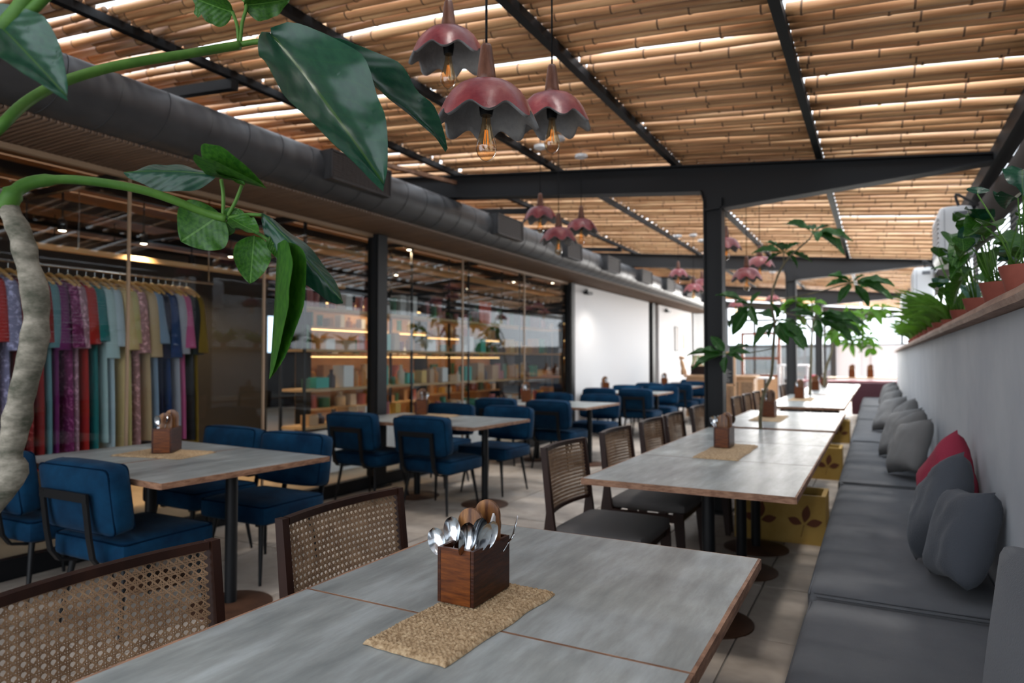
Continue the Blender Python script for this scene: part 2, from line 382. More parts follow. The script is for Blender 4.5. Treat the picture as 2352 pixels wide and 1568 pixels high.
for y_ in (-.32, .32): MB().box((0, y_, 1.25), (.42, .03, 2.5)).build('side_panel', M['dwood'], ns)
# soffit over the glazing, bamboo laid across
so = thing('ceiling', None, None, (0, 0, 2.64), kind='structure')
sb = MB()
y = -.6
while y < 19.5:
    sb.tube([(-4.66, y, 0), (-4.3, y, .003), (-3.98, y, 0)], .017, 6); y += .037
sb.build('bamboo_soffit', M['soffit'], so, smooth=True, kind='stuff')
MB().box((-4.75, 9.5, .30), (.05, 20.5, .62)).build('fascia', M['steel'], so)

# roof -------------------------------------------------------------
SL = -.095; ZR = 2.93
def zr(x): return ZR + SL*x
A = math.atan(SL)
rf = thing('ceiling', None, None, (0, 0, ZR), kind='structure')
PX = [-5.1, -3.93, -2.75, -1.57, -.39, .81]
def cane_mesh(L, r, seed, sides, segs, mb=None, M4=None):
    rn = random.Random(seed); mb = mb or MB(); pts = []; rad = []; ms = []
    bow = rn.uniform(-.024, .024); nodes = [rn.uniform(0, .34)]; 
    while nodes[-1] < L: nodes.append(nodes[-1]+rn.uniform(.30, .52))
    st = [(0, 1.0, 0)]
    for q in nodes:
        if .03 < q < L-.03:
            st += [(q-.014, .99, 0), (q-.005, 1.10, 1), (q+.005, 1.10, 0), (q+.014, .985, 0)]
    st.append((L, 1.0, 0))
    n = sides; k = len(st); vs = []
    tp = rn.uniform(.86, 1.0)
    for (x, s, _) in st:
        t = x/L; rr = r*s*(1+(tp-1)*t)
        for j in range(n):
            a = 2*math.pi*j/n; p = Vector((x-L/2, bow*math.sin(math.pi*t)+rr*math.cos(a), rr*math.sin(a)))
            vs.append(M4 @ p if M4 is not None else p)
    fs = []; mi = []
    for i in range(k-1):
        for j in range(n):
            fs.append((i*n+j, i*n+(j+1) % n, (i+1)*n+(j+1) % n, (i+1)*n+j)); mi.append(st[i][2])
    base = len(mb.v); mb.v += [tuple(a) for a in vs]; mb.f += [tuple(q+base for q in f) for f in fs]; mb.m += mi
    for cap in (tuple(range(n-1, -1, -1)), tuple((k-1)*n+j for j in range(n))): mb.f.append(tuple(q+base for q in cap)); mb.m.append(1)
    return mb
variants = [cane_mesh(1.16, .027, 100+i, 12, 0).mesh('bamboo_cane', [M['bamboo'], M['bamboo2']], smooth=True) for i in range(16)]
stuff = MB(); ties = MB(); cnt = 0
for b in range(5):
    x0, x1 = PX[b], PX[b+1]; xc = (x0+x1)/2; y = -1.2 + random.uniform(0, .03)
    gapbias = [1.05, .85, .85, .9, 1.0][b]
    while y < 24.2:
        d = random.uniform(.048, .070); g = random.choice([.002, .004, .006, .008, .009, .010, .012, .014, .018, .022, .03, .045, .085, .12]) * gapbias; g *= .12 if y < 2 else .8 if y < 5 else 1; g = g*min(4, 1+max(0, y-5)*1.3) if g < .03 else g; g += max(0, min([.11, .11, .12, .16, .22][b], (y-6)*[.025, .025, .03, .04, .06][b]))  # gaps shaped for light: tight above the camera, widened farther to brighten the bench
        skew = random.uniform(-.018, .018)
        Mx = Matrix.Translation((xc, y, SL*xc + .055 + random.uniform(-.004, .004))) @ Matrix.Rotation(-A, 4, 'Y') @ Matrix.Rotation(skew, 4, 'Z')
        near = {0: (1.6, 4.6), 1: (1.7, 5.4), 2: (1.9, 5.8), 3: (2.3, 5.95), 4: (2.7, 5.95)}[b]
        if near[0] < y < near[1] and cnt < 300:
            s = d/.054
            place(random.choice(variants), 'bamboo_cane', rf, mat=Mx @ Matrix.Rotation(random.choice((0, math.pi)), 4, 'Z') @ Matrix.Rotation(random.choice((0, math.pi)), 4, 'X') @ Matrix.Diagonal((1, s, s, 1)))
            cnt += 1
        else:
            cane_mesh(1.16, d/2, random.random(), 7 if y < 14 else 6, 0, stuff, Mx)
        if y < 10:
            for xe in (x0+.045, x1-.045): ties.box((xe+random.uniform(-.008, .008), y+random.uniform(-.01, .01), zr(xe)+.022), (.014, random.uniform(.01, .03), .02))
        y += d + g
ties.build('wire_ties', M['black'], rf, kind='stuff')
stuff.build('bamboo_canes', [M['bamboo'], M['bamboo2']], rf, smooth=True, kind='stuff')
# purlins under the canes
for x in PX:
    p = MB(); wd = .05 if x < .7 else .10; hh = .05 if x < .7 else .12
    p.box((x, 11.5, zr(x)-.005-(hh-.05)/2), (wd, 25.6, hh))
    p.build('roof_purlin', M['steel'], kind='structure')
# short stub beams left of the duct
for y in (3.15, 7.7, 9.3, 11.2, 13.6, 16.1):
    MB().bar((-5.2, y, zr(-5.2)-.07), (-3.9, y, zr(-3.9)-.07), .06, .07).build('roof_stub_beam', M['black'], kind='structure')
MB().bar((-4.3, 5.2, zr(-4.3)-.08), (-3.93, 6.0, zr(-3.93)-.1), .04, .04).build('roof_brace', M['edge'], kind='structure')
# big frames every 6 m: column + beam with haunch tapering to the right
def frame(y, m):
    c = thing('steel_frame', None, None, (-1.24, y, 0), kind='structure')
    t = .008
    mb = MB(); mb.box((0, 0, 1.36), (.10, .012, 2.72)); mb.box((-.072, 0, 1.36), (.014, .15, 2.72)); mb.box((.072, 0, 1.36), (.014, .15, 2.72)); mb.box((0, -.03, 1.36), (.14, .012, 2.72)); mb.box((0, .03, 1.36), (.14, .012, 2.72))
    mb.box((0, 0, .01), (.26, .26, .02)); mb.build('steel_column', M[m], c)
    # beam web profile in xz, relative
    top = lambda x: zr(x)-.03
    bot = lambda x: (top(x)-.24) if x < -1.32 else (top(x) - .40 + (x+1.24)*.165)
    xs = [-4.9, -3.4, -2.2, -1.34, -1.30, -1.17, -.6, 0, .5, .88]
    def strip(yo, th, f0, f1):
        q = MB(); vs = []
        for x in xs:
            a, b2 = f0(x), f1(x)
            for yy in (yo-th/2, yo+th/2): vs += [(x+1.24, yy, a), (x+1.24, yy, b2)]
        fs = []
        for i in range(len(xs)-1):
            k = i*4; fs += [(k, k+1, k+5, k+4), (k+2, k+6, k+7, k+3), (k, k+4, k+6, k+2), (k+1, k+3, k+7, k+5)]
        q.add(vs, fs + [(0, 2, 3, 1), (len(vs)-4, len(vs)-3, len(vs)-1, len(vs)-2)]); return q
    strip(0, .03, lambda x: bot(x)+.012, lambda x: top(x)-.012).build('beam_web', M[m], c)
    strip(0, .15, lambda x: top(x)-.014, top).build('beam_flange', M[m], c)
    strip(0, .15, bot, lambda x: bot(x)+.014).build('beam_flange', M[m], c)
for y, m in ((6, 'steel'), (12, 'steel_l'), (18, 'steel_l'), (24, 'steel_l')): frame(y, m)  # farther frames are lighter: distance haze put into the colour

# shop ceiling with joists
sc = thing('ceiling', None, None, (-9.6, 10, 3.05), kind='structure')
for i in range(12):
    MB().box((-4.45+i*-.84+4.45, 0, 0), (.80, 26, .02)).build('ceiling_panel', M['ply'], sc, loc=(4.45-.0, 0, 0))
for i in range(9): MB().box((4.3-i*1.05, 0, -.13), (.06, 26, .10)).build('joist', M['black'], sc)
for i in range(13): MB().box((0, -10.5+i*1.9, -.22), (9.8, .05, .06)).build('cross_joist', M['black'], sc)

# far end glazing
we = thing('window_3', None, None, (-1.5, 24.35, 0), kind='structure')
for x in (-3.3, -2.2, -1.1, 0, 1.1, 2.2, 3.3): MB().box((x, 0, 1.4), (.07, .07, 2.8)).build('mullion', M['steel_l'], we)
for z in (.62, 1.75, 2.66): MB().box((0, 0, z), (6.8, .06, .07)).build('transom', M['steel_l'], we)
for i in range(6): MB().box((-2.75+i*1.1, 0, 1.7), (1.02, .01, 1.9)).build('glass_pane', M['glass'], we)
for i in range(6): MB().box((-2.75+i*1.1, 0, .31), (1.03, .03, .58)).build('lower_panel', M['steel_l'], we)
# translucent curtain strips outside
# outside yard beyond glazing: pale wall
MB().box((-2, 33, 1.0), (26, .2, 2.0)).build('wall_outside', M['shopwall2'], kind='structure')
MB().box((8, 14, -.1), (15, 60, .1)).build('ground_outside', M['concrete'], kind='structure')
MB().box((-3, 35, -.1), (30, 20, .1)).build('ground_outside', M['concrete'], kind='structure')
# louvred dark shutters close the near right side above the ledge
ws = thing('window_4', None, None, (1.0, 4.4, 0), kind='structure')
for k in range(31): MB().box((0, 0, 0), (.012, 10.0, .045)).build('louvre_slat', M['steel'], ws, loc=(0, 0, 1.50+k*.047), rot=(0, R(38), 0))
for y in (-5, -2.5, 0, 2.5, 5): MB().box((.02, y, 1.47), (.05, .06, 2.94)).build('shutter_post', M['steel'], ws)
cv = MB()
pts = [(.90, yy, 2.60+.02*math.sin(yy*2)) for yy in [i*.5 for i in range(0, 34)]]
cv.tube(pts, .12, 14)
cv.build('canvas_awning_roll', M['canvas'], smooth=True, label='rolled dark brown canvas awning under the right roof edge', cat='awning')

# ================================================================== DUCT
dt = thing('ventilation_duct', 'long dark spiral ventilation duct along the left roof edge', 'duct', (-4.0, 0, 2.835))
D_R = .19
d = MB(); prof = []
yy = -.6
d.tube([(0, -.6+i*.5, 0) for i in range(42)], D_R, 40, cap=True)
d.build('duct_pipe', M['duct'], dt, smooth=True)
s = MB()
yy = -.4
while yy < 19.8:
    pts = [(math.cos(a)*(D_R+.0005), yy+.30*a/(2*math.pi), math.sin(a)*(D_R+.0005)) for a in [2*math.pi*k/32 for k in range(33)]]
    s.tube(pts, .0030, 4, cap=False); yy += .30
s.build('spiral_seam', M['seamd'], dt, smooth=True, kind='stuff')
vents = [(4.30, .74), (6.88, .62), (8.78, .52), (10.4, .6), (12.2, .62), (13.85, .6), (15.5, .6), (17.3, .6)]
for i, (yc, L) in enumerate(vents):
    wh = 'nearest camera, above the first dark post' if i == 0 else ORD[i]+' along the duct from the camera'
    v = thing('duct_vent', 'rectangular grey grille box on the duct, '+wh, 'vent', (-3.80, yc, 2.86), group='grille boxes on the duct')
    MB().box((-.035, 0, 0), (.16, L, .235)).box((.055, 0, .112), (.012, L, .012)).box((.055, 0, -.112), (.012, L, .012)).box((.055, -L/2+.006, 0), (.012, .012, .23)).box((.055, L/2-.006, 0), (.012, .012, .23)).build('vent_box', M['duct'], v)
    g = MB()
    for k in range(11): g.box((.052, 0, -.10+k*.02), (.008, L-.03, .006), mat=Matrix.Rotation(.5, 4, 'Y'))
    for k in range(14): g.box((.050, -L/2+.03+k*(L-.06)/13, 0), (.006, .003, .21))
    g.box((.049, 0, 0), (.002, L-.02, .21))
    g.build('grille', M['ductdark'], v, kind='stuff')

# ================================================================== TABLES
def table(x0, x1, y0, y1, label, group, tilt=0, poles=None, z=.75):
    xc, yc = (x0+x1)/2, (y0+y1)/2; W, D_ = x1-x0, y1-y0
    t = thing('dining_table', label, 'table', (xc, yc, 0), tilt, group)
    MB().rbox((0, 0, z-.013), (W-.012, D_-.006, .026), .002, 1).build('tabletop', M['table'], t)
    e = MB()
    for sx in (-1, 1): e.rbox((sx*(W/2-.004), 0, z-.0155), (.014, D_, .031), .004, 2)
    for sy in (-1, 1): e.rbox((0, sy*(D_/2-.002), z-.0158), (W-.010, .0085, .0303), .002, 1)
    e.build('edge_band', M['edge'], t)
    for px in (poles or [(.18, 0)]):
        p = MB(); p.cyl((px[0], px[1], .02), .032, z-.07, 16); p.box((px[0], px[1], z-.035), (.34, .05, .02)).box((px[0], px[1], z-.035), (.05, .34, .02))
        p.build('leg', M['black'], t, smooth='auto')
        MB().lathe([(1e-4, .022), (.05, .022), (.2, .014), (.215, .008), (.215, .0), (1e-4, 0)], 36, (px[0], px[1], 0)).build('base_disc', M['rust'], t, smooth='auto')
    return t
gR = 'slate topped tables along the bench'
rows = [(.43, 1.245), (1.247, 2.05), (3.02, 3.945), (3.947, 4.875), (4.877, 5.80), (5.95, 6.95), (6.952, 7.95), (8.75, 9.75), (9.752, 10.8), (10.802, 11.85), (12.1, 13.05), (13.052, 14.0), (14.002, 14.95), (15.2, 16.2), (16.202, 17.2)]
lab = ['slate topped table in the foreground, nearer half below the jute mat', 'slate topped table in the foreground, far half holding the cutlery box',
       'near third of the middle slate table beside the grey seats', 'centre third of the second slate table row with jute mat', 'far third of the second slate table row by the post',
       'slate table with slim tree rising before it, near half', 'slate table behind the slim tree, far half'] + [
       'pale topped bench-side table, %s beyond the slim tree tables' % ORD[i] for i in range(8)]
for (y0, y1), l in zip(rows, lab): table(-1.26, -.30 if y1 < 9 else -.34, y0, y1, l, gR, poles=[(.02, -.36 if y0 == 4.877 else 0)])
gB = 'tables between blue chairs by the glass'
blue_tables = [(-4.38, -3.63, 2.02, 3.05, -3, 'left half of the blue chair table nearest the clothes rack'), (-3.625, -2.87, 1.98, 3.01, -3, 'right half of the blue chair table nearest the clothes rack'),
 (-4.5, -3.72, 4.85, 5.8, -2, 'left half of second blue chair table, by the dark post'), (-3.715, -2.95, 4.82, 5.78, -2, 'right half of second blue chair table, front corner pointing out'),
 (-4.5, -3.75, 7.45, 8.5, -2, 'left half of third blue chair table before the shelves'), (-3.745, -3.0, 7.4, 8.48, -2, 'right half of third blue chair table'),
 (-4.5, -3.85, 10.85, 11.85, 0, 'left half of blue chair table before the big white wall'), (-3.845, -3.18, 10.85, 11.85, 0, 'right half of blue chair table before the big white wall'),
 (-4.5, -3.3, 13.7, 14.7, 0, 'blue chair table second before the white wall'), (-4.5, -3.3, 16.6, 17.6, 0, 'farthest blue chair table, near the counter')]
for (x0, x1, y0, y1, a, l) in blue_tables: table(x0, x1, y0, y1, l, gB, R(a))

# ================================================================== CANE CHAIRS
CW = .55
def cane_chair_proto():
    t = thing('cane_chair', '', 'chair')
    zb, zt = .540, .858
    def S(u, v):   # u across -1..1, v up 0..1 -> curved back surface
        return Vector((-.035*v + .030*u*u - .03, u*(CW/2-.03), zb + (zt-zb)*v))
    mb = MB(); pw, pv = .0192, .0192; W = CW-.06; Hh = zt-zb
    def strand(a, b, wd, off):
        k = 10; L = [S(*(Vector(a).lerp(Vector(b), i/k))) for i in range(k+1)]
        L = [p+Vector((off, 0, 0)) for p in L]
        vs = []; fs = []
        d0 = (L[-1]-L[0]).normalized(); sd = d0.cross(Vector((1, 0, 0))).normalized()*wd/2; th = Vector((.0006, 0, 0))
        for p in L: vs += [p-sd-th, p+sd-th, p+sd+th, p-sd+th]
        for i in range(k):
            for j in range(4): fs.append((i*4+j, i*4+(j+1) % 4, i*4+4+(j+1) % 4, i*4+4+j))
        mb.add(vs, fs)
    nx = int(W/pw); nz = int(Hh/pv)
    for i in range(nx+1):
        for dd in (-.0026, .0026):
            u = -1+2*(i*pw+dd)/W
            if abs(u) < 1: strand((u, 0), (u, 1), .0026, 0)
    for i in range(nz+1):
        for dd in (-.0026, .0026):
            v = (i*pv+dd)/Hh
            if 0 < v < 1: strand((-1, v), (1, v), .0026, .0012)
    c = -nz
    while c < nx+nz:
        for sg in (1, -1):
            # diagonal line x = c*pw + sg*z
            def clip(c0):
                z0, z1 = 0.0, Hh; X = lambda z: c0*pw + sg*z
                zs = [z0, z1]
                lo, hi = (0-c0*pw)/sg, (W-c0*pw)/sg
                if lo > hi: lo, hi = hi, lo
                z0 = max(z0, lo); z1 = min(z1, hi)
                return None if z1-z0 < .01 else ((-1+2*X(z0)/W, z0/Hh), (-1+2*X(z1)/W, z1/Hh))
            q = clip(c+.5)
            if sg == -1: q = clip(c+.5)
            if q: strand(q[0], q[1], .0036, -.0013 if sg > 0 else .0024)
        c += 1
    while c < nx+2*nz+2:
        X0 = (c+.5)*pw
        z0 = X0-W
        if 0 <= z0 < Hh: strand((1, z0/Hh), (-1+2*max(0, X0-Hh)/W, 1), .0036, .0024)
        c += 1
    mb.build('cane_webbing', M['cane'], t, kind='stuff')
    # frame: top rail, bottom rail
    def rail(name, v, wd, th):
        q = MB(); L = [S(-1+2*i/12, v) for i in range(13)]
        vs = []; fs = []
        for p in L: vs += [p+Vector((a*th/2, 0, b*wd/2)) for a, b in ((-1, -1), (1, -1), (1, 1), (-1, 1))]
        for i in range(12):
            for j in range(4): fs.append((i*4+j, i*4+(j+1) % 4, i*4+4+(j+1) % 4, i*4+4+j))
        q.add(vs, fs+[(0, 1, 2, 3), (51, 50, 49, 48)]).build(name, M['dwood'], t)
    rail('top_rail', 1, .020, .026); rail('bottom_rail', 0, .018, .02)
    for sy in (-1, 1):
        q = MB(); y0 = sy*(CW/2-.012)
        prof = [(S(sy, 1)+Vector((0, 0, .010)), .030), (S(sy, 0), .036), (Vector((.0, 0, .40)), .075), (Vector((-.045, 0, 0)), .040)]
        vs = []; fs = []
        for (p, wd) in prof: vs += [(p.x-wd/2, y0-.012, p.z), (p.x+wd/2, y0-.012, p.z), (p.x+wd/2, y0+.012, p.z), (p.x-wd/2, y0+.012, p.z)]
        for i in range(3):
            for j in range(4): fs.append((i*4+j, i*4+(j+1) % 4, i*4+4+(j+1) % 4, i*4+4+j))
        q.add(vs, fs+[(0, 1, 2, 3), (15, 14, 13, 12)]).build('leg', M['dwood'], t)
        q = MB()
        prof = [(Vector((.44, 0, .42)), .06), (Vector((.47, 0, 0)), .034)]; vs = []; fs = []
        for (p, wd) in prof: vs += [(p.x-wd/2, y0-.012, p.z), (p.x+wd/2, y0-.012, p.z), (p.x+wd/2, y0+.012, p.z), (p.x-wd/2, y0+.012, p.z)]
        for j in range(4): fs.append((j, (j+1) % 4, 4+(j+1) % 4, 4+j))
        q.add(vs, fs+[(0, 1, 2, 3), (7, 6, 5, 4)]).build('leg', M['dwood'], t)
        MB().box((.22, y0, .385), (.44, .022, .045)).build('side_rail', M['dwood'], t)
    for xx in (.005, .44): MB().box((xx, 0, .385), (.022, CW-.05, .045)).build('seat_rail', M['dwood'], t)
    MB().rbox((.245, 0, .44), (.47, CW-.03, .065), .028, 7, .012).build('seat', M['greyfab'], t, smooth='auto')
    return t
cc = cane_chair_proto()
gC = 'cane backed chairs along the slate tables'
cpos = [(-1.44, .875, 0, 'dark framed cane back chair at bottom left corner of the photo'), (-1.46, 1.645, 0, 'dark framed cane back chair left of the cutlery box'),
 (-1.47, 3.38, 0, 'cane back chair with grey seat at near end of second table'), (-1.47, 4.20, 0, 'cane back chair, second along the second table'), (-1.47, 4.98, 0, 'cane back chair, third along the second table'), (-1.47, 5.62, 0, 'cane back chair just before the steel post'),
 (-1.50, 6.62, 0, 'cane back chair half hidden behind the steel post')] + [(-1.47, y, 0, 'cane back chair in the distance, %s beyond the steel post' % ORD[i]) for i, y in enumerate((8.45, 9.2, 10.0, 10.85, 12.9, 13.8, 14.7))]
for i, (x, y, a, l) in enumerate(cpos):
    if i == 0: cc.location = (x, y, 0); cc['label'] = l; cc['group'] = gC
    else: copy_tree(cc, (x, y, 0), a, l, gC)

# ================================================================== BLUE CHAIRS
def blue_proto():
    t = thing('blue_chair', '', 'chair')
    W = .57
    MB().rbox((0, .02, .405), (W, .50, .125), .032, 8, .012).build('seat', M['blue'], t, smooth='auto')
    pp = MB()
    def loop(c, a, b, axis, r=.032, n=4):
        pts = []
        for (sx, sy, st) in ((1, 1, 0), (-1, 1, 90), (-1, -1, 180), (1, -1, 270)):
            for k in range(n+1):
                q = R(st+90*k/n); pts.append((sx*(a/2-r)+r*math.cos(q), sy*(b/2-r)+r*math.sin(q)))
        pts.append(pts[0])
        return [Vector(c)+(Vector((p[0], p[1], 0)) if axis == 'z' else Vector((p[0], 0, p[1]))) for p in pts]
    pp.tube(loop((0, .02, .455), W-.008, .492, 'z'), .005, 5, cap=False).build('piping', M['bluepipe'], t, smooth=True)
    tl = Matrix.Rotation(R(8), 4, 'X')
    bk = MB().rbox((0, 0, 0), (W-.01, .125, .32), .032, 8, .016, M=tl); 
    for i, q in enumerate(bk.v): bk.v[i] = (q[0], q[1]-.235, q[2]+.665)
    bk.build('backrest', M['blue'], t, smooth='auto')
    p2 = MB()
    for yo in (-.047, .047):
        p2.tube([tl @ q + Vector((0, -.235, .665)) for q in loop((0, yo, 0), W-.016, .314, 'y')], .0045, 5, cap=False)
    p2.build('piping', M['bluepipe'], t, smooth=True)
    f = MB(); w2 = .17
    f.bar((-w2-.018, -.340, .685), (w2+.018, -.340, .685), .012, .042)
    f2 = []
    for s in (-1, 1):
        pts = [(s*w2, -.342, .705), (s*w2, -.318, .50), (s*w2, -.300, .40), (s*w2, -.262, .345), (s*w2, -.19, .328), (s*w2*.9, .2, .325)]
        for a, b in zip(pts[:-1], pts[1:]): f.bar(a, b, .036, .012, up=(0, .3, 1) if abs(a[2]-b[2]) < .03 else (0, 1, .1))
    f.build('back_frame', M['black'], t)
    for sx in (-1, 1):
        for sy in (-1, 1):
            MB().tube([(sx*.20, .02+sy*.19, .345), (sx*.245, .02+sy*.235, 0)], [.017, .009], 10).build('leg', M['black'], t, smooth='auto')
    return t
bc = blue_proto(); gBl = 'blue padded chairs around the tables by the glass'
bpos = [(-3.36, 2.12, 1, 'blue suede chair in front, back turned, nearest the camera'), (-4.22, 2.14, 2, 'blue suede chair at left edge behind the plant trunk'),
 (-3.42, 3.03, 180, 'blue suede chair facing the camera at right of first blue table'), (-4.12, 3.10, 178, 'blue suede chair facing the camera behind the first cutlery box'),
 (-4.22, 4.98, -2, 'blue chair, back turned, left before second glass-side table'), (-3.42, 4.96, -3, 'blue chair, back turned, right before second glass-side table'),
 (-3.40, 5.92, 177, 'blue chair facing the camera at right of second glass-side table'), (-4.15, 6.0, 181, 'blue chair behind the second table cutlery box'),
 (-4.20, 7.57, 0, 'blue chair, back turned, left of third glass-side table'), (-3.44, 7.52, -3, 'blue chair, back turned, right of third glass-side table'),
 (-3.42, 8.64, 179, 'blue chair facing the camera at right of third glass-side table'), (-4.15, 8.70, 180, 'blue chair behind the third table cutlery box'),
 (-4.15, 11.0, 0, 'blue chair, back turned, left before the white wall table'), (-3.50, 11.0, -3, 'blue chair, back turned, right before the white wall table'),
 (-3.48, 12.0, 180, 'blue chair facing the camera beyond the white wall table, right'), (-4.15, 12.0, 180, 'blue chair facing the camera beyond the white wall table, left'),
 (-4.15, 13.85, 0, 'blue chair, back turned, at fifth glass-side table, left'), (-3.55, 13.85, -2, 'blue chair, back turned, at fifth glass-side table, right'),
 (-3.60, 14.85, 180, 'blue chair facing the camera at fifth glass-side table'), (-3.95, 16.75, 0, 'blue chair at farthest glass-side table, nearer side'), (-3.7, 17.8, 180, 'blue chair at farthest glass-side table, farther side')]
for i, (x, y, a, l) in enumerate(bpos):
    if i == 0: bc.location = (x, y, 0); bc.rotation_euler = (0, 0, R(a)); bc['label'] = l; bc['group'] = gBl
    else: copy_tree(bc, (x, y, 0), R(a), l, gBl)

# ================================================================== BENCH
bb = thing('banquette_bench', 'long grey banquette base along the right wall', 'bench', (.08, 8, 0))
MB().box((.03, .45, .16), (.58, 18.1, .32)).build('bench_base', M['greysheet'], bb)
seams = [-.6, 2.73, 5.29, 8.05, 11.0, 14.1, 17.4]
for i in range(6):
    a, b2 = seams[i]+.008, seams[i+1]-.008; x0 = -.235 - .012*i
    o = MB().rbox(((x0+.395)/2, (a+b2)/2, .392), (.395-x0, b2-a, .13), .045, 14, .004).build('bench_cushion', M['bench'], smooth='auto',
        label='grey bench seat cushion, '+(['nearest, at bottom right of photo', 'second, under the charcoal and crimson pillows', 'third from the camera', 'fourth from the camera', 'fifth from the camera', 'farthest, by the maroon booth'][i]), cat='cushion', group='grey seat cushions on the long bench')
    pa = MB(); 
    for yy2 in (a+.012, b2-.012): pa.tube([(x0+.03, yy2, .455), (.37, yy2, .455)], .0035, 5)
    pa.tube([(x0+.012, a+.04, .44), (x0+.012, b2-.04, .44)], .0035, 5)
    pa.build('piping', M['bench'], o, smooth=True)
MB().rbox((0, 0, 0), (.12, 1.7, .42), .05, 8, .02).build('back_cushion', M['pillow'], smooth='auto', loc=(.285, 1.22, .665), rot=(0, R(7), 0), label='upright dark grey back cushion at the lower right edge of photo', cat='cushion')

def pillow_mesh(name, m, sz=.42, th=.15, seed=0):
    mb = MB(); n = 18
    for sg in (-1, 1):
        vs = []
        for i in range(n+1):
            for j in range(n+1):
                u = -1+2*i/n; v = -1+2*j/n
                k = (1-u**4)*(1-v**4)
                pin = 1 - .09*(1-abs(u*v)**1.2)*max(abs(u), abs(v))**3
                z = sg*th/2*(k**.45)*(1+.0*u)
                nz = noise.noise(Vector((u*2.2, v*2.2, seed*3.1+sg)))*.012 + noise.noise(Vector((u*7, v*7, seed+sg)))*.004
                vs.append((u*sz/2*pin, v*sz/2*pin, z+nz*k))
        fs = [(i*(n+1)+j, (i+1)*(n+1)+j, (i+1)*(n+1)+j+1, i*(n+1)+j+1) for i in range(n) for j in range(n)]
        mb.add(vs, fs if sg > 0 else [f[::-1] for f in fs])
    return mb.mesh(name, m, smooth=True, weld=True)
gP = 'scatter pillows on the bench'
pil = [  # centre, normal azimuth deg (0:+x), lean, roll, mat, size
 ((.225, 3.36, .64), 188, 20, 40, 'pillow', .36, 'charcoal pillow standing on its corner before the crimson one'),
 ((.30, 3.06, .63), 192, 18, 8, 'pillow', .36, 'charcoal pillow nearest the camera slumped against the wall'),
 ((.30, 3.78, .67), 196, 10, 42, 'red', .38, 'crimson pillow leaning on the wall behind charcoal ones'),
 ((.20, 5.72, .63), 200, 22, 12, 'pillow_l', .40, 'grey pillow, nearest of the middle group of three'),
 ((.20, 6.15, .64), 195, 20, 18, 'pillow_l', .40, 'grey pillow, centre of the middle group of three'),
 ((.17, 6.75, .64), 205, 25, 12, 'pillow_l', .42, 'grey pillow, farthest of the middle group of three'),
 ((.24, 8.1, .63), 195, 18, 20, 'pillow_l', .38, 'pale grey pillow alone beyond the middle group'),
 ((.12, 9.1, .63), 205, 30, 12, 'pillow_l', .42, 'grey pillow leaning forward, first of the far group'),
 ((.14, 10.6, .63), 200, 22, 10, 'pillow_l', .42, 'grey pillow, second of the far group'),
 ((.16, 12.2, .63), 195, 20, 12, 'pillow_l', .42, 'grey pillow, third of the far group'),
 ((.16, 14.0, .63), 195, 20, 12, 'pillow_l', .42, 'grey pillow, farthest on the bench')]
for i, (c, az, lean, roll, m, sz, l) in enumerate(pil):
    nrm = Vector((math.cos(R(az))*math.cos(R(lean)), math.sin(R(az))*math.cos(R(lean)), math.sin(R(lean))))
    q = nrm.to_track_quat('Z', 'Y').to_matrix().to_4x4()
    o = place(pillow_mesh('pillow', M[m], sz, .16, i), 'pillow', mat=Matrix.Translation(c) @ q @ Matrix.Rotation(R(roll), 4, 'Z'), label=l, cat='pillow', group=gP)
    # rest lowest point on the seat
    lo = min((o.matrix_basis @ v.co).z for v in o.data.vertices); hi = max((o.matrix_basis @ v.co).x for v in o.data.vertices)
    o.location.z += .462-lo; o.location.x += min(0, .394-hi)

# ================================================================== CUTLERY BOXES, MATS
def box_proto(wx, wy, h, m='boxwood', paddles=True):
    t = thing('cutlery_box', '', 'box'); th = .009
    for sx in (-1, 1): MB().rbox((sx*(wx/2-th/2), 0, h/2), (th, wy-.001, h), .001, 1).build('side_panel', M[m], t)
    for sy in (-1, 1): MB().rbox((0, sy*(wy/2-th/2), h/2+.0003), (wx-2*th-.0004, th, h), .001, 1).build('end_panel', M[m if sy > 0 else ('boxwood_o' if m == 'boxwood' else m)], t)
    MB().box((0, 0, .005), (wx-2*th, wy-2*th, .008)).build('bottom', M[m], t)
    MB().box((0, wy*.12, h*.45), (wx-2*th, .005, h*.86)).build('divider', M[m], t)
    if paddles:
        for k, (py, dx, hh) in enumerate(((wy*.02, -.012, .208), (wy*.28, .008, .222))):
            q = MB(); r = .034; pts = [(-r, 0), (r, 0)] + [(r*math.cos(R(a)), (hh-.02-r)+r*math.sin(R(a))) for a in range(0, 181, 15)]
            n = len(pts); vs = [(p[0], -.004, p[1]) for p in pts]+[(p[0], .004, p[1]) for p in pts]
            q.add(vs, [tuple(range(n)), tuple(range(2*n-1, n-1, -1))]+[((i+1) % n, i, n+i, n+(i+1) % n) for i in range(n)])
            q.build('wooden_paddle', M['paddle'], t, loc=(dx-.0, py, .012))
    return t
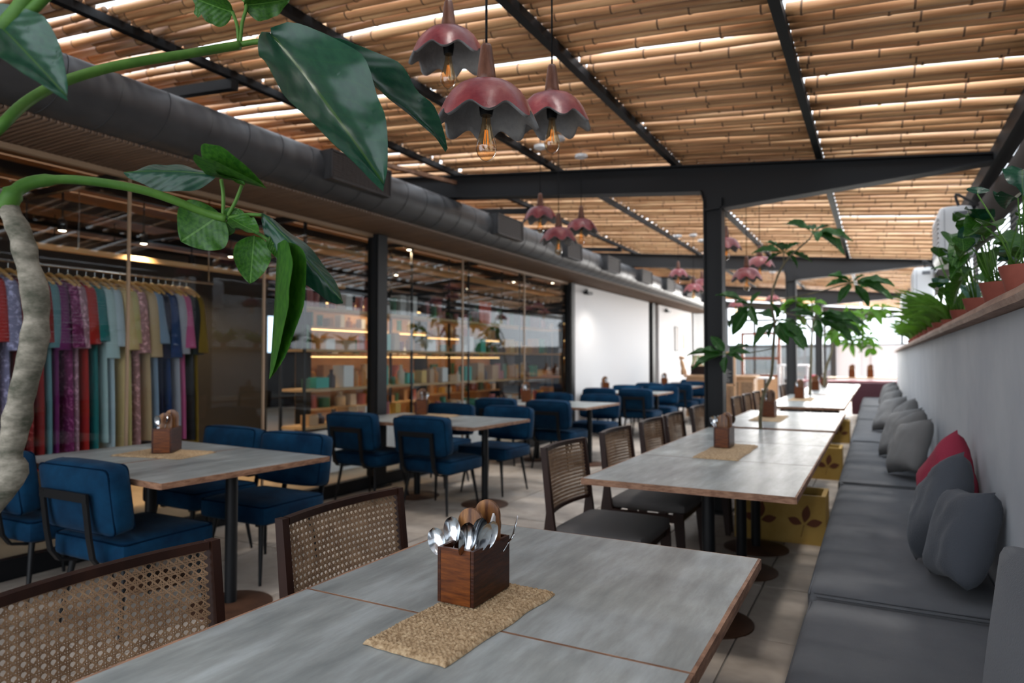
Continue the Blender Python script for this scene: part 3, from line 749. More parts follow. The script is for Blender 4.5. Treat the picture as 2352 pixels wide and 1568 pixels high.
def spoon_mesh(kind='spoon'):
    mb = MB(); n = 16; L, W_ = .058, .036
    for sg, off in ((1, 0), (-1, .0009)):
        vs = []
        for i in range(n+1):
            t = i/n; w2 = W_/2*math.sqrt(max(0, 1-(2*t-1)**2))*(.88+.2*t) if 0 < t < 1 else .0012
            for j in range(7):
                s = -1+2*j/6; dz = -.009*(1-s*s)*math.sin(math.pi*t)**.8
                vs.append((s*w2, -L/2+L*t, dz-off))
        fs = [(i*7+j, (i+1)*7+j, (i+1)*7+j+1, i*7+j+1) for i in range(n) for j in range(6)]
        mb.add(vs, fs if sg < 0 else [f[::-1] for f in fs])
    pts = [(0, -L/2+.004, -.0015), (0, -L/2-.02, .002), (0, -L/2-.05, .003), (0, -L/2-.10, 0)]
    mb.tube(pts, [.0035, .0026, .003, .0055], 8, flat=.45)
    return mb.mesh('spoon', M['silver'], smooth=True)
def fork_mesh():
    mb = MB(); L = .058
    for k in range(4):
        x = -.009+k*.006
        mb.tube([(x*.9, -.012, -.003), (x, .006, -.001), (x, .028, .003)], [.0020, .0018, .0010], 6, flat=.6)
    mb.tube([(0, -.030, 0), (0, -.02, -.003), (0, -.010, -.004)], [.003, .009, .011], 8, flat=.25)
    mb.tube([(0, -.028, -.001), (0, -.05, .002), (0, -.08, .003), (0, -.13, 0)], [.0032, .0026, .003, .0055], 8, flat=.45)
    return mb.mesh('fork', M['silver'], smooth=True)
SP, FK = spoon_mesh(), fork_mesh()
def cutlery(me, name, foot, head, face, label, group, s=1.0):
    foot = Vector(foot); head = Vector(head); yv = (head-foot).normalized(); zv = Vector(face); zv = (zv-yv*zv.dot(yv)).normalized(); xv = yv.cross(zv)
    Mx = Matrix(((xv.x, yv.x, zv.x, head.x), (xv.y, yv.y, zv.y, head.y), (xv.z, yv.z, zv.z, head.z), (0, 0, 0, 1)))
    return place(me, name, mat=Mx @ Matrix.Diagonal((s, s, s, 1)), label=label, cat=name, group=group)
# foreground box
BX, BY, ZT = -.845, 1.372, .750
fb = box_proto(.098, .168, .125)
ZM = .7655
fb.location = (BX, BY, ZM); fb['label'] = 'stained wooden cutlery box on jute mat, foreground table'; fb['group'] = 'wooden cutlery boxes on the tables'
nk = MB(); 
vs = [(-.003, -.025, 0), (.001, .02, 0), (.001, .022, .15), (.0, .01, .165), (-.003, -.01, .135), (-.003, -.025, .10)]
nk.add([(BX+.028+a, BY+.03+b*.7, ZM+.02+c) for a, b, c in vs]+[(BX+.032+a, BY+.031+b*.7, ZM+.02+c) for a, b, c in vs], [(0, 1, 2, 3, 4, 5), (11, 10, 9, 8, 7, 6)]+[((i+1) % 6, i, 6+i, 6+(i+1) % 6) for i in range(6)])
nk.build('napkin', M['napkin'], label='folded off-white paper napkin between the wooden paddles', cat='napkin')
front = [  # head px,py, depth offset, foot (dx,dy) in the box, face vector, label
 (1003, 1243, 1.60, (-.030, -.062), (.3, -1, .55), SP, 'spoon', 'steel spoon leaning out far left of the foreground box'),
 (1038, 1219, 1.60, (-.026, -.045), (.35, -1, .1), SP, 'spoon', 'steel spoon standing tallest at left of the foreground box'),
 (1074, 1233, 1.55, (.0, -.055), (.25, -1, .15), SP, 'spoon', 'steel spoon facing front at the centre of foreground box'),
 (1058, 1246, 1.51, (-.012, -.035), (-.9, -.5, .45), SP, 'spoon', 'steel spoon turned sideways in front of the paddle'),
 (1101, 1222, 1.56, (.010, -.052), (.9, -.45, .1), SP, 'spoon', 'narrow edge-on steel spoon right of the centre one'),
 (1112, 1234, 1.53, (.022, -.055), (1, -.3, .3), SP, 'spoon', 'edge-on steel spoon slanting right over the front rim'),
 (1126, 1229, 1.56, (.026, -.04), (1, -.35, .2), SP, 'spoon', 'edge-on steel spoon second from right in foreground box'),
 (1133, 1212, 1.64, (.020, .008), (.8, -.6, .1), SP, 'spoon', 'steel spoon beside the rear wooden paddle'),
 (1180, 1214, 1.63, (.026, .035), (-1, -.5, .8), FK, 'fork', 'steel fork curving out at the right of foreground box')]
for (u, v, dd, (fx, fy), face, me, nm, l) in front:
    foot = (BX+fx, BY+fy, ZM+.02); head = ptd(u, v, dd)
    hv = Vector(head)-Vector(foot); 
    cutlery(me, nm, foot, head, face, l, 'cutlery in the foreground box', 1.15)

def jute(x0, x1, y0, y1, z, label, rz=0, dens=90):
    W_, L_ = x1-x0, y1-y0; mb = MB(); nx, ny = int(dens*.55), dens
    for sg in (1, 0):
        vs = []
        for i in range(nx+1):
            for j in range(ny+1):
                u, v = i/nx, j/ny
                wob = .006*noise.noise(Vector((v*5, u*2, x0*9)))
                e = min(u, 1-u, v*2.2, (1-v)*2.2)
                edge = min(1, e*14)
                x = (u-.5)*W_ + wob*(1 if u > .5 else -1) * (abs(u-.5)*2); yv = (v-.5)*L_ + .005*noise.noise(Vector((u*6, 3, x0)))
                r = .0042*abs(math.sin(u*W_*math.pi/.012 + .9*math.sin(v*L_*math.pi*2/.012)))*abs(math.sin(v*L_*math.pi/.010)) + .0026*noise.noise(Vector((u*55, v*110, 1)))
                zz = (.009 + r)*edge**.5 if sg else .0
                vs.append((x, yv, zz))
        N = ny+1; fs = [(i*N+j, (i+1)*N+j, (i+1)*N+j+1, i*N+j+1) for i in range(nx) for j in range(ny)]
        mb.add(vs, fs if sg else [f[::-1] for f in fs])
    return mb.build('jute_mat', M['mat'], smooth=True, loc=((x0+x1)/2, (y0+y1)/2, z), rot=(0, 0, rz), label=label, cat='mat', group='jute mats under the cutlery boxes')
jute(-.905, -.70, 1.05, 1.50, .7505, 'woven jute mat under the box on the foreground table', R(-2), 230)
jute(-.95, -.69, 3.93, 4.66, .7505, 'woven jute mat on the second table', 0, 60)
jute(-1.06, -.78, 6.55, 7.25, .7505, 'jute mat on the table behind the slim tree', 0, 40)
jute(-1.1, -.8, 10.0, 10.8, .7505, 'jute mat on the pale table farther down the bench', 0, 30)
jute(-4.02, -3.52, 2.42, 2.72, .7505, 'jute mat on the first blue chair table', R(12), 50)
jute(-4.25, -3.7, 5.40, 5.72, .7505, 'jute mat on the second blue chair table', R(5), 40)
# other boxes
others = [(-.865, 4.44, 0, 'box', 'cutlery box on the second table', .7655, 1.0), (-3.79, 2.60, 38, 'box', 'cutlery box on the first blue chair table', .7655, 1.15),
 (-4.10, 5.62, 35, 'box', 'cutlery box on the second blue chair table', .7655, 1.2), (-4.15, 8.05, 30, 'o', 'orange-brown cutlery box on the third blue chair table', .752, 1.25),
 (-4.25, 11.3, 30, 'o', 'cutlery box before the big white wall', .752, 1.25), (-4.0, 14.2, 20, 'o', 'cutlery box on the fifth glass-side table', .752, 1.3), (-3.9, 17.1, 20, 'o', 'cutlery box on the farthest glass-side table', .752, 1.3),
 (-.93, 6.98, 0, 'o', 'cutlery box on the table behind the slim tree', .7655, 1.2), (-.98, 10.45, 0, 'o', 'cutlery box on the first pale table down the bench', .7655, 1.25), (-1.0, 13.6, 0, 'o', 'cutlery box on the second pale table down the bench', .752, 1.3),
 (-1.0, 15.9, 0, 'o', 'cutlery box on the third pale table down the bench', .752, 1.3)]
bo = None
for i, (x, y, a, k, l, z, s) in enumerate(others):
    if k == 'box': b = copy_tree(fb, (x, y, z), R(a), l)
    else:
        if bo is None: bo = box_proto(.098, .15, .125, 'boxwood_o'); b = bo; b.location = (x, y, z); b.rotation_euler = (0, 0, R(a)); b['label'] = l; b['group'] = 'wooden cutlery boxes on the tables'
        else: b = copy_tree(bo, (x, y, z), R(a), l, 'wooden cutlery boxes on the tables')
    b.scale = (s, s, s)
    made = []
    for q in range(5 if i < 4 else 3):
        an = R(a); dx, dy = random.uniform(-.025, .03), random.uniform(-.06, .06)
        fx, fy = x+(dx*math.cos(an)-dy*math.sin(an))*s, y+(dx*math.sin(an)+dy*math.cos(an))*s
        hx, hy = fx+random.uniform(-.05, .05), fy+random.uniform(-.03, .03)
        me, nm = (SP, 'spoon') if random.random() < .75 else (FK, 'fork')
        made.append((cutlery(me, nm, (fx, fy, z+.02), (hx, hy, z+.165*s), (random.uniform(-1, 1), -1, .2), None, 'cutlery in the '+l, 1.0), nm, hx*rgt.x+hy*rgt.y))
    made.sort(key=lambda m_: m_[2])
    for q, (ob, nm, _) in enumerate(made): ob['label'] = 'steel %s, %s from left, in %s' % (nm, ORD[q], l.replace('orange-brown ', '').replace('the ', ''))

# ================================================================== PENDANT LAMPS
def pendant_proto():
    t = thing('pendant_lamp', '', 'lamp')
    # origin = rim centre height
    mb = MB(); Rr = .145
    prof = [(.030, .105), (.058, .103), (.086, .091), (.108, .069), (.125, .042), (.137, .016), (.146, -.006)]
    def fn(i, a, r, z):
        t2 = max(0, (i-1)/5.0); k = math.cos(8*a); return r*(1+.070*t2*t2*k), z - .017*t2*t2*(k) 
    inn = [(.138, -.010), (.128, .011), (.116, .036), (.099, .061), (.078, .081), (.052, .092), (.028, .094)]
    n = 96
    mb.lathe(prof, n, fn=fn)
    def fn2(i, a, r, z):
        j = 6-i; t2 = max(0, (j-1)/5.0); k = math.cos(8*a); return r*(1+.070*t2*t2*k), z - .017*t2*t2*k
    mb.build('shade', M['shade'], t, smooth=True)
    m2 = MB(); full = [prof[-1]]+inn
    def fn3(i, a, r, z): return fn(6, a, r, z) if i == 0 else fn2(i-1, a, r, z)
    m2.lathe(full, n, fn=fn3).build('shade_lining', M['shadein'], t, smooth=True)
    MB().lathe([(1e-4, .225), (.014, .223), (.017, .215), (.022, .18), (.028, .13), (.033, .103), (.02, .098)], 24).build('neck', M['lampwood'], t, smooth=True)
    MB().lathe([(1e-4, .09), (.02, .09), (.022, .04), (.018, .012), (1e-4, .012)], 20).build('socket', M['black'], t, smooth='auto')
    b = MB().lathe([(.013, .012), (.014, -.01), (.020, -.04), (.030, -.075), (.031, -.088), (.026, -.105), (.014, -.118), (.004, -.124), (1e-4, -.125)], 24).build('bulb', M['bulb'], t, smooth=True)
    f = MB()
    for k in range(4):
        a = k*math.pi/2+.4; f.tube([(.004*math.cos(a), .004*math.sin(a), -.03), (.009*math.cos(a), .009*math.sin(a), -.075)], .0008, 5)
    f.build('filament', M['filament'], b)
    MB().tube([(0, 0, .012), (0, 0, -.03)], .002, 6).build('bulb_stem', M['bulb'], b, smooth=True)
    return t
lp = pendant_proto(); gL = 'pink scalloped pendant lamps'
lamps = [(ptd(1117, 275, 1.98), 'front pink scalloped pendant, largest in the near cluster'), (ptd(1030, 132, 2.62), 'upper left pink pendant of the near cluster'), (ptd(1268, 280, 2.62), 'right pink pendant of the near cluster, behind the front one'),
 (pty(1241, 503, 5.2), 'upper left pendant of the second cluster above the duct vents'), (pty(1283, 552, 5.0), 'lowest pendant of the second cluster'), (pty(1335, 530, 5.55), 'right pendant of the second cluster'),
 (pty(1558, 634, 10.0), 'upper left pendant of the far cluster left of the post'), (pty(1593, 668, 9.9), 'lowest pendant of the far cluster left of the post'), (pty(1612, 656, 10.4), 'right pendant of the far cluster left of the post'),
 (pty(1715, 640, 6.9), 'low pink pendant right of the steel post'), (pty(1745, 612, 7.5), 'pink pendant just behind the low one right of the post'), (pty(1668, 570, 7.0), 'pink pendant half hidden by the steel post'),
 (pty(1690, 704, 14), 'distant pink pendant above the slim tree, left'), (pty(1650, 690, 13.3), 'distant pink pendant beside the post'), (pty(1830, 710, 14), 'distant pink pendant seen through tree leaves'), (pty(1775, 690, 14.5), 'distant pink pendant behind the slim tree trunk')]
for i, (p, l) in enumerate(lamps):
    if i == 0: o = lp; o['label'] = l; o['group'] = gL
    else: o = copy_tree(lp, None, None, l, gL)
    o.location = p; o.rotation_euler = (0, 0, R([33, 28, 40][i] if i < 3 else 11+i*17))
    L = zr(p.x)-p.z
    MB().tube([(0, 0, .22), (0, 0, L)], .0035, 8).build('cord', M['black'], o, smooth=True)
    MB().lathe([(1e-4, L-.045), (.012, L-.04), (.055, L-.025), (.055, L), (1e-4, L)], 24).build('ceiling_cup', M['cream'], o, smooth='auto')

# ================================================================== LEAVES
def leaf_mesh(name, m, fold=.25, droop=.25, wave=.05, shape=.8, n=12, seed=0, tipw=1.0):
    """unit leaf: base at origin, runs along +Y to y=1, width 1 (scaled), normal +Z"""
    verts = []; faces = []; uvs = []
    cols = [-1, -.66, -.33, 0, .33, .66, 1]
    for sg in (1, -1):
        b0 = len(verts)
        for i in range(n+1):
            t = i/n; w2 = .5*(math.sin(math.pi*t**shape)**.75 if 0 < t < 1 else .004)
            for s in cols:
                x = s*w2; z = fold*abs(x) - droop*t*t + wave*noise.noise(Vector((s*1.3+seed, t*5, seed)))*abs(s) + .02*math.sin(t*16+seed)*abs(s)
                verts.append((x, t, z - (0 if sg > 0 else .0035))); uvs.append((.5+.5*s*max(w2*2, .15), t))
        c = len(cols)
        for i in range(n):
            for j in range(c-1):
                f = (b0+i*c+j, b0+i*c+j+1, b0+(i+1)*c+j+1, b0+(i+1)*c+j); faces.append(f if sg > 0 else f[::-1])
    me = bpy.data.meshes.new(name); me.from_pydata(verts, [], faces); me.materials.append(m)
    uvl = me.uv_layers.new(name='UVMap')
    for lo in me.loops: uvl.data[lo.index].uv = uvs[lo.vertex_index]
    me.polygons.foreach_set('use_smooth', [True]*len(me.polygons)); me.update(); return me
def put_leaf(me, parent, base, tip, width, face, name='leaf'):
    base = Vector(base); tip = Vector(tip); yv = tip-base; L = yv.length; yv.normalize(); zv = Vector(face); zv = (zv-yv*zv.dot(yv)).normalized(); xv = yv.cross(zv)
    Mx = Matrix(((xv.x*width, yv.x*L, zv.x*L, base.x), (xv.y*width, yv.y*L, zv.y*L, base.y), (xv.z*width, yv.z*L, zv.z*L, base.z), (0, 0, 0, 1)))
    return place(me, name, parent, mat=Matrix.Translation(-Vector(parent.location)) @ Mx)

# foreground plant ------------------------------------------------------
fp = thing('tall_plant', 'large leafy plant with pale bark trunk at the left edge', 'plant', (-1.70, .42, 0))
O = -Vector(fp.location)
def path(pts, d): return [ptd(u, v, d if not isinstance(d, list) else d[i])+O for i, (u, v) in enumerate(pts)]
tp = [(5, 440), (20, 480), (48, 540), (62, 600), (78, 660), (84, 730), (74, 810), (52, 900), (38, 970), (22, 1050), (2, 1130)]
P3 = path(tp, 1.22)
P3.append(Vector((.10, .08, .80))); P3.append(Vector((.02, .02, .5))); P3.append(Vector((0, 0, .25)))
MB().lathe([(1e-4, 0), (.11, 0), (.13, .15), (.155, .28), (.165, .32), (.145, .32), (.14, .27), (1e-4, .27)], 32).build('pot', M['terra'], fp, smooth='auto')
def smooth_path(P, k=4):
    out = []
    for i in range(len(P)-1):
        p0, p1, p2, p3 = P[max(i-1, 0)], P[i], P[i+1], P[min(i+2, len(P)-1)]
        for j in range(k):
            t = j/k; out.append(.5*((2*p1)+(-p0+p2)*t+(2*p0-5*p1+4*p2-p3)*t*t+(-p0+3*p1-3*p2+p3)*t**3))
    out.append(P[-1]); return out
tr = smooth_path(P3, 6); rad = [.0165+.005*min(1, i/30)+.0040*noise.noise(Vector((i*.35, 0, 0)))+.0012*math.sin(i*.57) for i in range(len(tr))]
MB().tube(tr, rad, 18).build('trunk', M['bark'], fp, smooth=True)
MB().tube(smooth_path(path([(2, 470), (-70, 430), (-70, 360), (0, 292), (60, 235), (140, 190), (240, 158), (340, 138), (430, 124), (500, 112), (550, 104)], [1.22, 1.2, 1.17, 1.15, 1.2, 1.25, 1.3, 1.35, 1.4, 1.45, 1.48])), .0095, 12).build('branch', M['stem'], fp, smooth=True)
MB().tube(smooth_path(path([(545, 104), (580, 97), (618, 94)], 1.48)), .006, 10).build('branch', M['stem'], fp, smooth=True)
MB().tube(smooth_path(path([(12, 478), (30, 445), (70, 420), (150, 412), (240, 420), (330, 437), (400, 460), (470, 488), (520, 502)], [1.22, 1.22, 1.24, 1.27, 1.3, 1.33, 1.36, 1.39, 1.4])), [.018]*5+[.012]*6+[.0085]*22, 12).build('branch', M['stem'], fp, smooth=True)
MB().tube(smooth_path(path([(0, 470), (-110, 400), (-90, 240), (-20, 110), (15, 60), (45, 25), (75, -20)], [1.22, 1.16, 1.12, 1.1, 1.1, 1.1, 1.1])), .014, 12).build('branch', M['stem'], fp, smooth=True)
MB().tube(smooth_path(path([(18, 56), (75, 20), (120, -25)], 1.1)), .009, 12).build('branch', M['stem'], fp, smooth=True)
for a in ([(548, 98), (545, 60), (533, 25)], [(552, 98), (556, 55), (566, 10), (545, -10)], [(512, 498), (513, 450), (508, 412)], [(520, 500), (540, 465), (556, 425)], [(525, 500), (565, 493), (604, 494)], [(520, 500), (560, 520), (600, 540), (630, 562)]):
    MB().tube(smooth_path(path(a, 1.40 if a[0][1] > 300 else 1.48)), .0038, 8).build('petiole', M['stem'], fp, smooth=True)
toc = lambda u, v: -ray(u, v).normalized()
LG = [leaf_mesh('leaf', M['leaf_dark'], .30, .10, .06, .85, 24, 1), leaf_mesh('leaf', M['leaf_dark'], -.25, .18, .05, .9, 24, 2), leaf_mesh('leaf', M['leaf_mid'], .35, .15, .10, .7, 24, 3), leaf_mesh('leaf', M['leaf_mid'], .2, -.12, .08, .8, 24, 4), leaf_mesh('leaf', M['leaf_mid'], 1.3, .08, .10, .75, 24, 5)]
upw = Vector((0, 0, 1))
bl = [  # base px, tip px, depth base, depth tip, width px, mesh, face tilt
 ((622, 78), (886, 390), 1.50, 1.38, 205, 0, (.35, -.1, .7), 1.45), ((735, 105), (1040, 318), 1.56, 1.62, 88, 0, (.2, 0, .9), 1.55),
 ((470, 15), (440, -5), 1.48, 1.5, 60, 2, (0, 0, -.4), 1.48), ((535, 28), (437, -2), 1.48, 1.45, 75, 2, (0, 0, -.7), 1.48), ((560, 12), (668, 4), 1.48, 1.5, 60, 2, (0, 0, -.7), 1.48),
 ((-30, 30), (142, 196), 1.10, 1.05, 140, 0, (-.2, 0, .5), 1.08),
 ((500, 402), (281, 371), 1.40, 1.33, 78, 1, (0, -.1, .75), 1.36), ((478, 404), (606, 424), 1.40, 1.36, 42, 4, (0, 0, .5), 1.38),
 ((508, 492), (418, 556), 1.40, 1.38, 128, 3, (0, 0, .25), 1.38), ((515, 500), (500, 545), 1.42, 1.42, 60, 3, (0, 0, .1), 1.41), ((528, 500), (598, 545), 1.40, 1.36, 52, 3, (0, 0, .6), 1.38),
 ((584, 540), (574, 655), 1.40, 1.38, 80, 3, (0, 0, .1), 1.38), ((602, 492), (790, 666), 1.40, 1.36, 80, 1, (.1, 0, .6), 1.38),
 ((637, 560), (625, 868), 1.40, 1.36, 34, 4, (.5, 0, .1), 1.38), ((500, 395), (560, 415), 1.38, 1.36, 40, 2, (0, 0, .9), 1.38),
 ((622, 540), (645, 600), 1.40, 1.40, 36, 3, (0, 0, .6), 1.4), ((548, 478), (530, 515), 1.41, 1.4, 46, 3, (0, 0, .6), 1.4)]
for (b, t_, db, dtp, wpx, mi, ft, dm) in bl:
    fc = toc((b[0]+t_[0])/2, (b[1]+t_[1])/2)+Vector(ft)
    put_leaf(LG[mi], fp, ptd(*b, db), ptd(*t_, dtp), wpx/F_PX*dm*1.02, fc)

# slim tree 1 --------------------------------------------------------------
LT = [leaf_mesh('leaf', M['leaf_tree'], .3, .14, .1, .85, 10, i) for i in range(4)]
LL = [leaf_mesh('leaf', M['leaf_lit'], .35, .30, .1, .85, 8, i) for i in range(3)]
def slim_tree(name, label, stem, Y, clusters, meshes, wfac, stemr, root):
    t = thing(name, label, 'tree', root)
    o = -Vector(root)
    P = [Vector((root[0], root[1], root[2]+.02))+o] + [pty(u, v, Y)+o for u, v in stem]
    sp = smooth_path(P, 4)
    MB().tube(sp, [stemr*(1-.6*i/len(sp)) for i in range(len(sp))], 8).build('trunk', M['twig'], t, smooth=True)
    for (cu, cv, ju, jv, tips) in clusters:
        c = pty(cu, cv, Y+random.uniform(-.05, .05))
        MB().tube(smooth_path([pty(ju, jv, Y)+o, (pty((ju+cu)/2, (jv+cv)/2+4, Y)+o), c+o], 3), .004*Y/6+.001, 6).build('twig', M['twig'], t, smooth=True)
        for (tu, tv) in tips:
            tip = pty(tu, tv, Y+random.uniform(-.22, .16)); bs = c.lerp(tip, .12); L = (tip-bs).length
            MB().tube([c+o, bs+o+(tip-bs)*.08], .0022*Y/6, 5).build('petiole', M['stem'], t, smooth=True)
            fc = Vector((random.uniform(-.3, .3), random.uniform(-.8, -.3), 1)) if abs(tip.z-bs.z) < L*.7 else Vector((random.uniform(-.4, .4), -1, .4))
            put_leaf(random.choice(meshes), t, bs, tip, L*wfac*random.uniform(.85, 1.15), fc)
    return t
root1 = (-.66, 5.45, .02)
st1 = [(1750, 1010), (1748, 940), (1757, 895), (1772, 860), (1776, 800), (1779, 745), (1772, 700), (1774, 672), (1790, 625), (1812, 592), (1860, 548)]
cl1 = [(1868, 532, 1855, 552, [(1962, 545), (1945, 577), (1907, 513), (1800, 505), (1862, 512), (1880, 545)]),
 (1800, 578, 1800, 608, [(1726, 574), (1763, 549), (1838, 553), (1868, 594), (1836, 611), (1754, 601), (1785, 552)]),
 (1958, 648, 1778, 690, [(1898, 651), (1924, 692), (1906, 626), (1982, 629), (2052, 676), (2054, 645), (2000, 702)]),
 (1722, 700, 1772, 700, [(1648, 668), (1690, 690), (1700, 725), (1668, 745), (1745, 668), (1680, 770), (1738, 745)]),
 (1668, 812, 1776, 800, [(1578, 806), (1588, 838), (1722, 806), (1708, 826), (1662, 858), (1725, 786), (1632, 770)]),
 (1875, 728, 1776, 712, [(1985, 758), (1960, 772), (1872, 762), (1822, 718), (1818, 706), (1928, 712), (1990, 735), (1885, 775)]),
 (1785, 735, 1778, 742, [(1850, 795), (1808, 788), (1730, 712), (1760, 775), (1860, 790), (1842, 742), (1726, 790), (1775, 690)])]
slim_tree('slim_tree', 'slim young tree rising between the second and third tables', st1, 5.87, cl1, LT, .40, .016, root1)
def rand_clusters(u0, u1, v0, v1, ju, jv, n, r):
    out = []
    for _ in range(n):
        cu, cv = random.uniform(u0, u1), random.uniform(v0, v1); tips = []
        a0 = random.uniform(0, 360)
        for k in range(6):
            a = R(a0+k*60+random.uniform(-20, 20)); tips.append((cu+r*math.cos(a), cv+r*.7*math.sin(a)+r*.2))
        out.append((cu, cv, ju, jv, tips))
    return out
slim_tree('slim_tree', 'bright leafed slim tree behind the first, left of centre', [(1860, 900), (1862, 850), (1864, 790), (1868, 740), (1880, 700)], 12.02, rand_clusters(1820, 1960, 690, 775, 1866, 760, 10, 36), LL, .42, .03, (-1.02, 12.0, .02))
slim_tree('slim_tree', 'bright leafed slim tree nearest the maroon booth', [(1893, 890), (1896, 850), (1912, 800), (1908, 770), (1930, 730)], 15.1, rand_clusters(1890, 2035, 705, 805, 1910, 780, 12, 30), LL, .42, .035, (-1.0, 15.1, .02))

# planters -------------------------------------------------------------------
def planter(x, y, wx, wy, h, label):
    t = thing('planter_box', label, 'planter', (x, y, 0), group='ochre planter boxes with painted leaf sprigs')
    th = .03
    MB().box((0, -wy/2+th/2, h/2), (wx, th, h)).build('front_panel', M['yellow'], t)
    MB().box((0, wy/2-th/2, h/2), (wx, th, h)).build('back_panel', M['yellow'], t)
    for s in (-1, 1): MB().box((s*(wx/2-th/2), 0, h/2), (th, wy-2*th, h)).build('side_panel', M['yellow'], t)
    MB().box((0, 0, h*.38), (wx-2*th, wy-2*th, h*.7)).build('soil', M['soil'], t)
    for cx in (-wx*.22, wx*.27):
        q = MB()
        for (a, L) in ((80, .13), (160, .10), (15, .11)):
            pts = []; n = 8
            for sgn in (1, -1):
                for i in range(n+1):
                    tt = i/n if sgn > 0 else 1-i/n; w2 = .028*math.sin(math.pi*tt)
                    px = math.cos(R(a))*(.015+L*tt) - math.sin(R(a))*w2*sgn; pz = math.sin(R(a))*(.015+L*tt) + math.cos(R(a))*w2*sgn
                    pts.append((cx+px, -wy/2-.0015, h*.40+pz))
            k = len(pts); q.add(pts+[(p[0], p[1]+.001, p[2]) for p in pts], [tuple(range(k)), tuple(range(2*k-1, k-1, -1))])
        q.tube([(cx, -wy/2-.001, h*.40), (cx-.02, -wy/2-.001, h*.15)], .002, 4)
        q.build('leaf_motif', M['motif'], t)
    return t
planter(-.64, 5.42, .62, .36, .35, 'ochre planter box with painted leaf sprig under second table end')
planter(-.66, 8.35, .62, .36, .35, 'ochre planter box, middle of the three under the tables')
planter(-.70, 12.0, .62, .3, .35, 'ochre planter box, farthest of the three')

# pots on the ledge -------------------------------------------------------------
LP = [leaf_mesh('leaf', M['leaf_mid'], .3, .35, .08, .8, 12, 20+i) for i in range(3)] + [leaf_mesh('leaf', M['leaf_dark'], .3, .35, .08, .8, 12, 31)]
LS = [leaf_mesh('leaf', M['leaf_lit'], .3, .7, .02, .7, 8, 40+i) for i in range(3)]
def pot(x, y, r, h, label, kind, nl):
    t = thing('potted_plant', label, 'plant', (x, y, 1.5222), group='potted plants on the ledge')
    MB().lathe([(1e-4, 0), (r*.68, 0), (r*.80, h*.45), (r*.97, h*.86), (r*1.02, h), (r*.90, h), (r*.88, h*.86), (1e-4, h*.86)], 24).build('pot', M['terra'], t, smooth='auto')
    MB().lathe([(1e-4, h*.90), (r*.87, h*.88)], 16).build('soil', M['soil'], t)
    for i in range(nl*(2 if kind == 'spider' else 1)):
        a = random.uniform(0, 2*math.pi); 
        if kind == 'lily':
            hh = random.uniform(.12, .34); sp_ = random.uniform(.03, .13); b = Vector((x+r*.4*math.cos(a), y+r*.4*math.sin(a), 1.52+h*.9)); 
            k = b+Vector((math.cos(a)*sp_, math.sin(a)*sp_*.9, hh)); k.x = min(k.x, x+.2)
            MB().tube([(b-Vector(t.location)), b.lerp(k, .5)-Vector(t.location)+Vector((0, 0, .03)), k-Vector(t.location)], .0028, 5).build('stem', M['stem'], t, smooth=True)
            L = random.uniform(.17, .27); tip = k+Vector((math.cos(a)*L*.8, math.sin(a)*L*.8, random.uniform(-.10, .10)))
            if tip.x < .30: tip.x = .30+random.random()*.05
            put_leaf(random.choice(LP), t, k, tip, L*random.uniform(.36, .46), Vector((-.3*math.cos(a)-.1, -.3*math.sin(a)-.5, 1)))
        else:
            b = Vector((x+r*.4*math.cos(a), y+r*.4*math.sin(a), 1.52+h*.88)); L = random.uniform(.20, .36); el = random.uniform(.75, 1.5)
            tip = b+Vector((math.cos(a)*math.cos(el), math.sin(a)*math.cos(el), math.sin(el)))*L; tip.x = max(tip.x, .30)
            put_leaf(random.choice(LS), t, b, tip, .011+.007*random.random(), Vector((-math.cos(a)*.6, -math.sin(a)*.6, 1)))
    return t
pxs = [(2352, .075, .115, 'lily', 14), (2295, .072, .11, 'lily', 16), (2244, .066, .10, 'lily', 16), (2206, .060, .09, 'lily', 12), (2180, .055, .07, 'spider', 16), (2159, .065, .085, 'spider', 18), (2143, .055, .08, 'spider', 16), (2131, .055, .08, 'spider', 16), (2121, .055, .08, 'spider', 14), (2112, .055, .08, 'spider', 14), (2104, .055, .08, 'spider', 14), (2097, .055, .08, 'spider', 12), (2091, .055, .08, 'spider', 12)]
for i, (u, r, h, k, nl) in enumerate(pxs):
    p = ptx(u, 700, .44)
    pot(.445, p.y, r, h, ('broad-leaved plant' if k == 'lily' else 'grassy spider plant')+' in terracotta pot, %s on the ledge from the camera' % ORD[i], k, nl)

# ================================================================== AIR CONDITIONERS
def ac(x, y, label):
    t = thing('air_conditioner', label, 'air conditioner', (x, y, 2.17), group='white air conditioners over the ledge')
    MB().rbox((0, .35, .25), (.27, .80, .48), .06, 6).build('casing', M['cream'], t, smooth='auto')
    MB().box((.03, -.052, .40), (.10, .004, .05)).build('label_plate', M['greysheet'], t)
    MB().box((-.09, -.0515, .25), (.003, .003, .40)).build('side_seam', M['greysheet'], t)
    g = MB()
    for k in range(8): g.box((-.135, .35, .10+k*.04), (.006, .7, .006))
    g.build('front_louvre', M['steel_l'], t, kind='stuff')
    MB().tube(smooth_path([Vector((.02, -.0, .48)), Vector((-.0, -.02, .58)), Vector((.12, .0, .50)), Vector((.3, .05, .40))]), .012, 8).build('hose', M['steel_l'], t, smooth=True)
    MB().box((.20, .35, .52), (.34, .05, .03)).build('bracket', M['steel'], t)
ac(.62, 6.95, 'white air conditioner nearest, above the broad-leaved plants')
ac(.61, 11.4, 'white air conditioner, middle one along the ledge')
ac(.58, 15.8, 'white air conditioner, farthest one along the ledge')

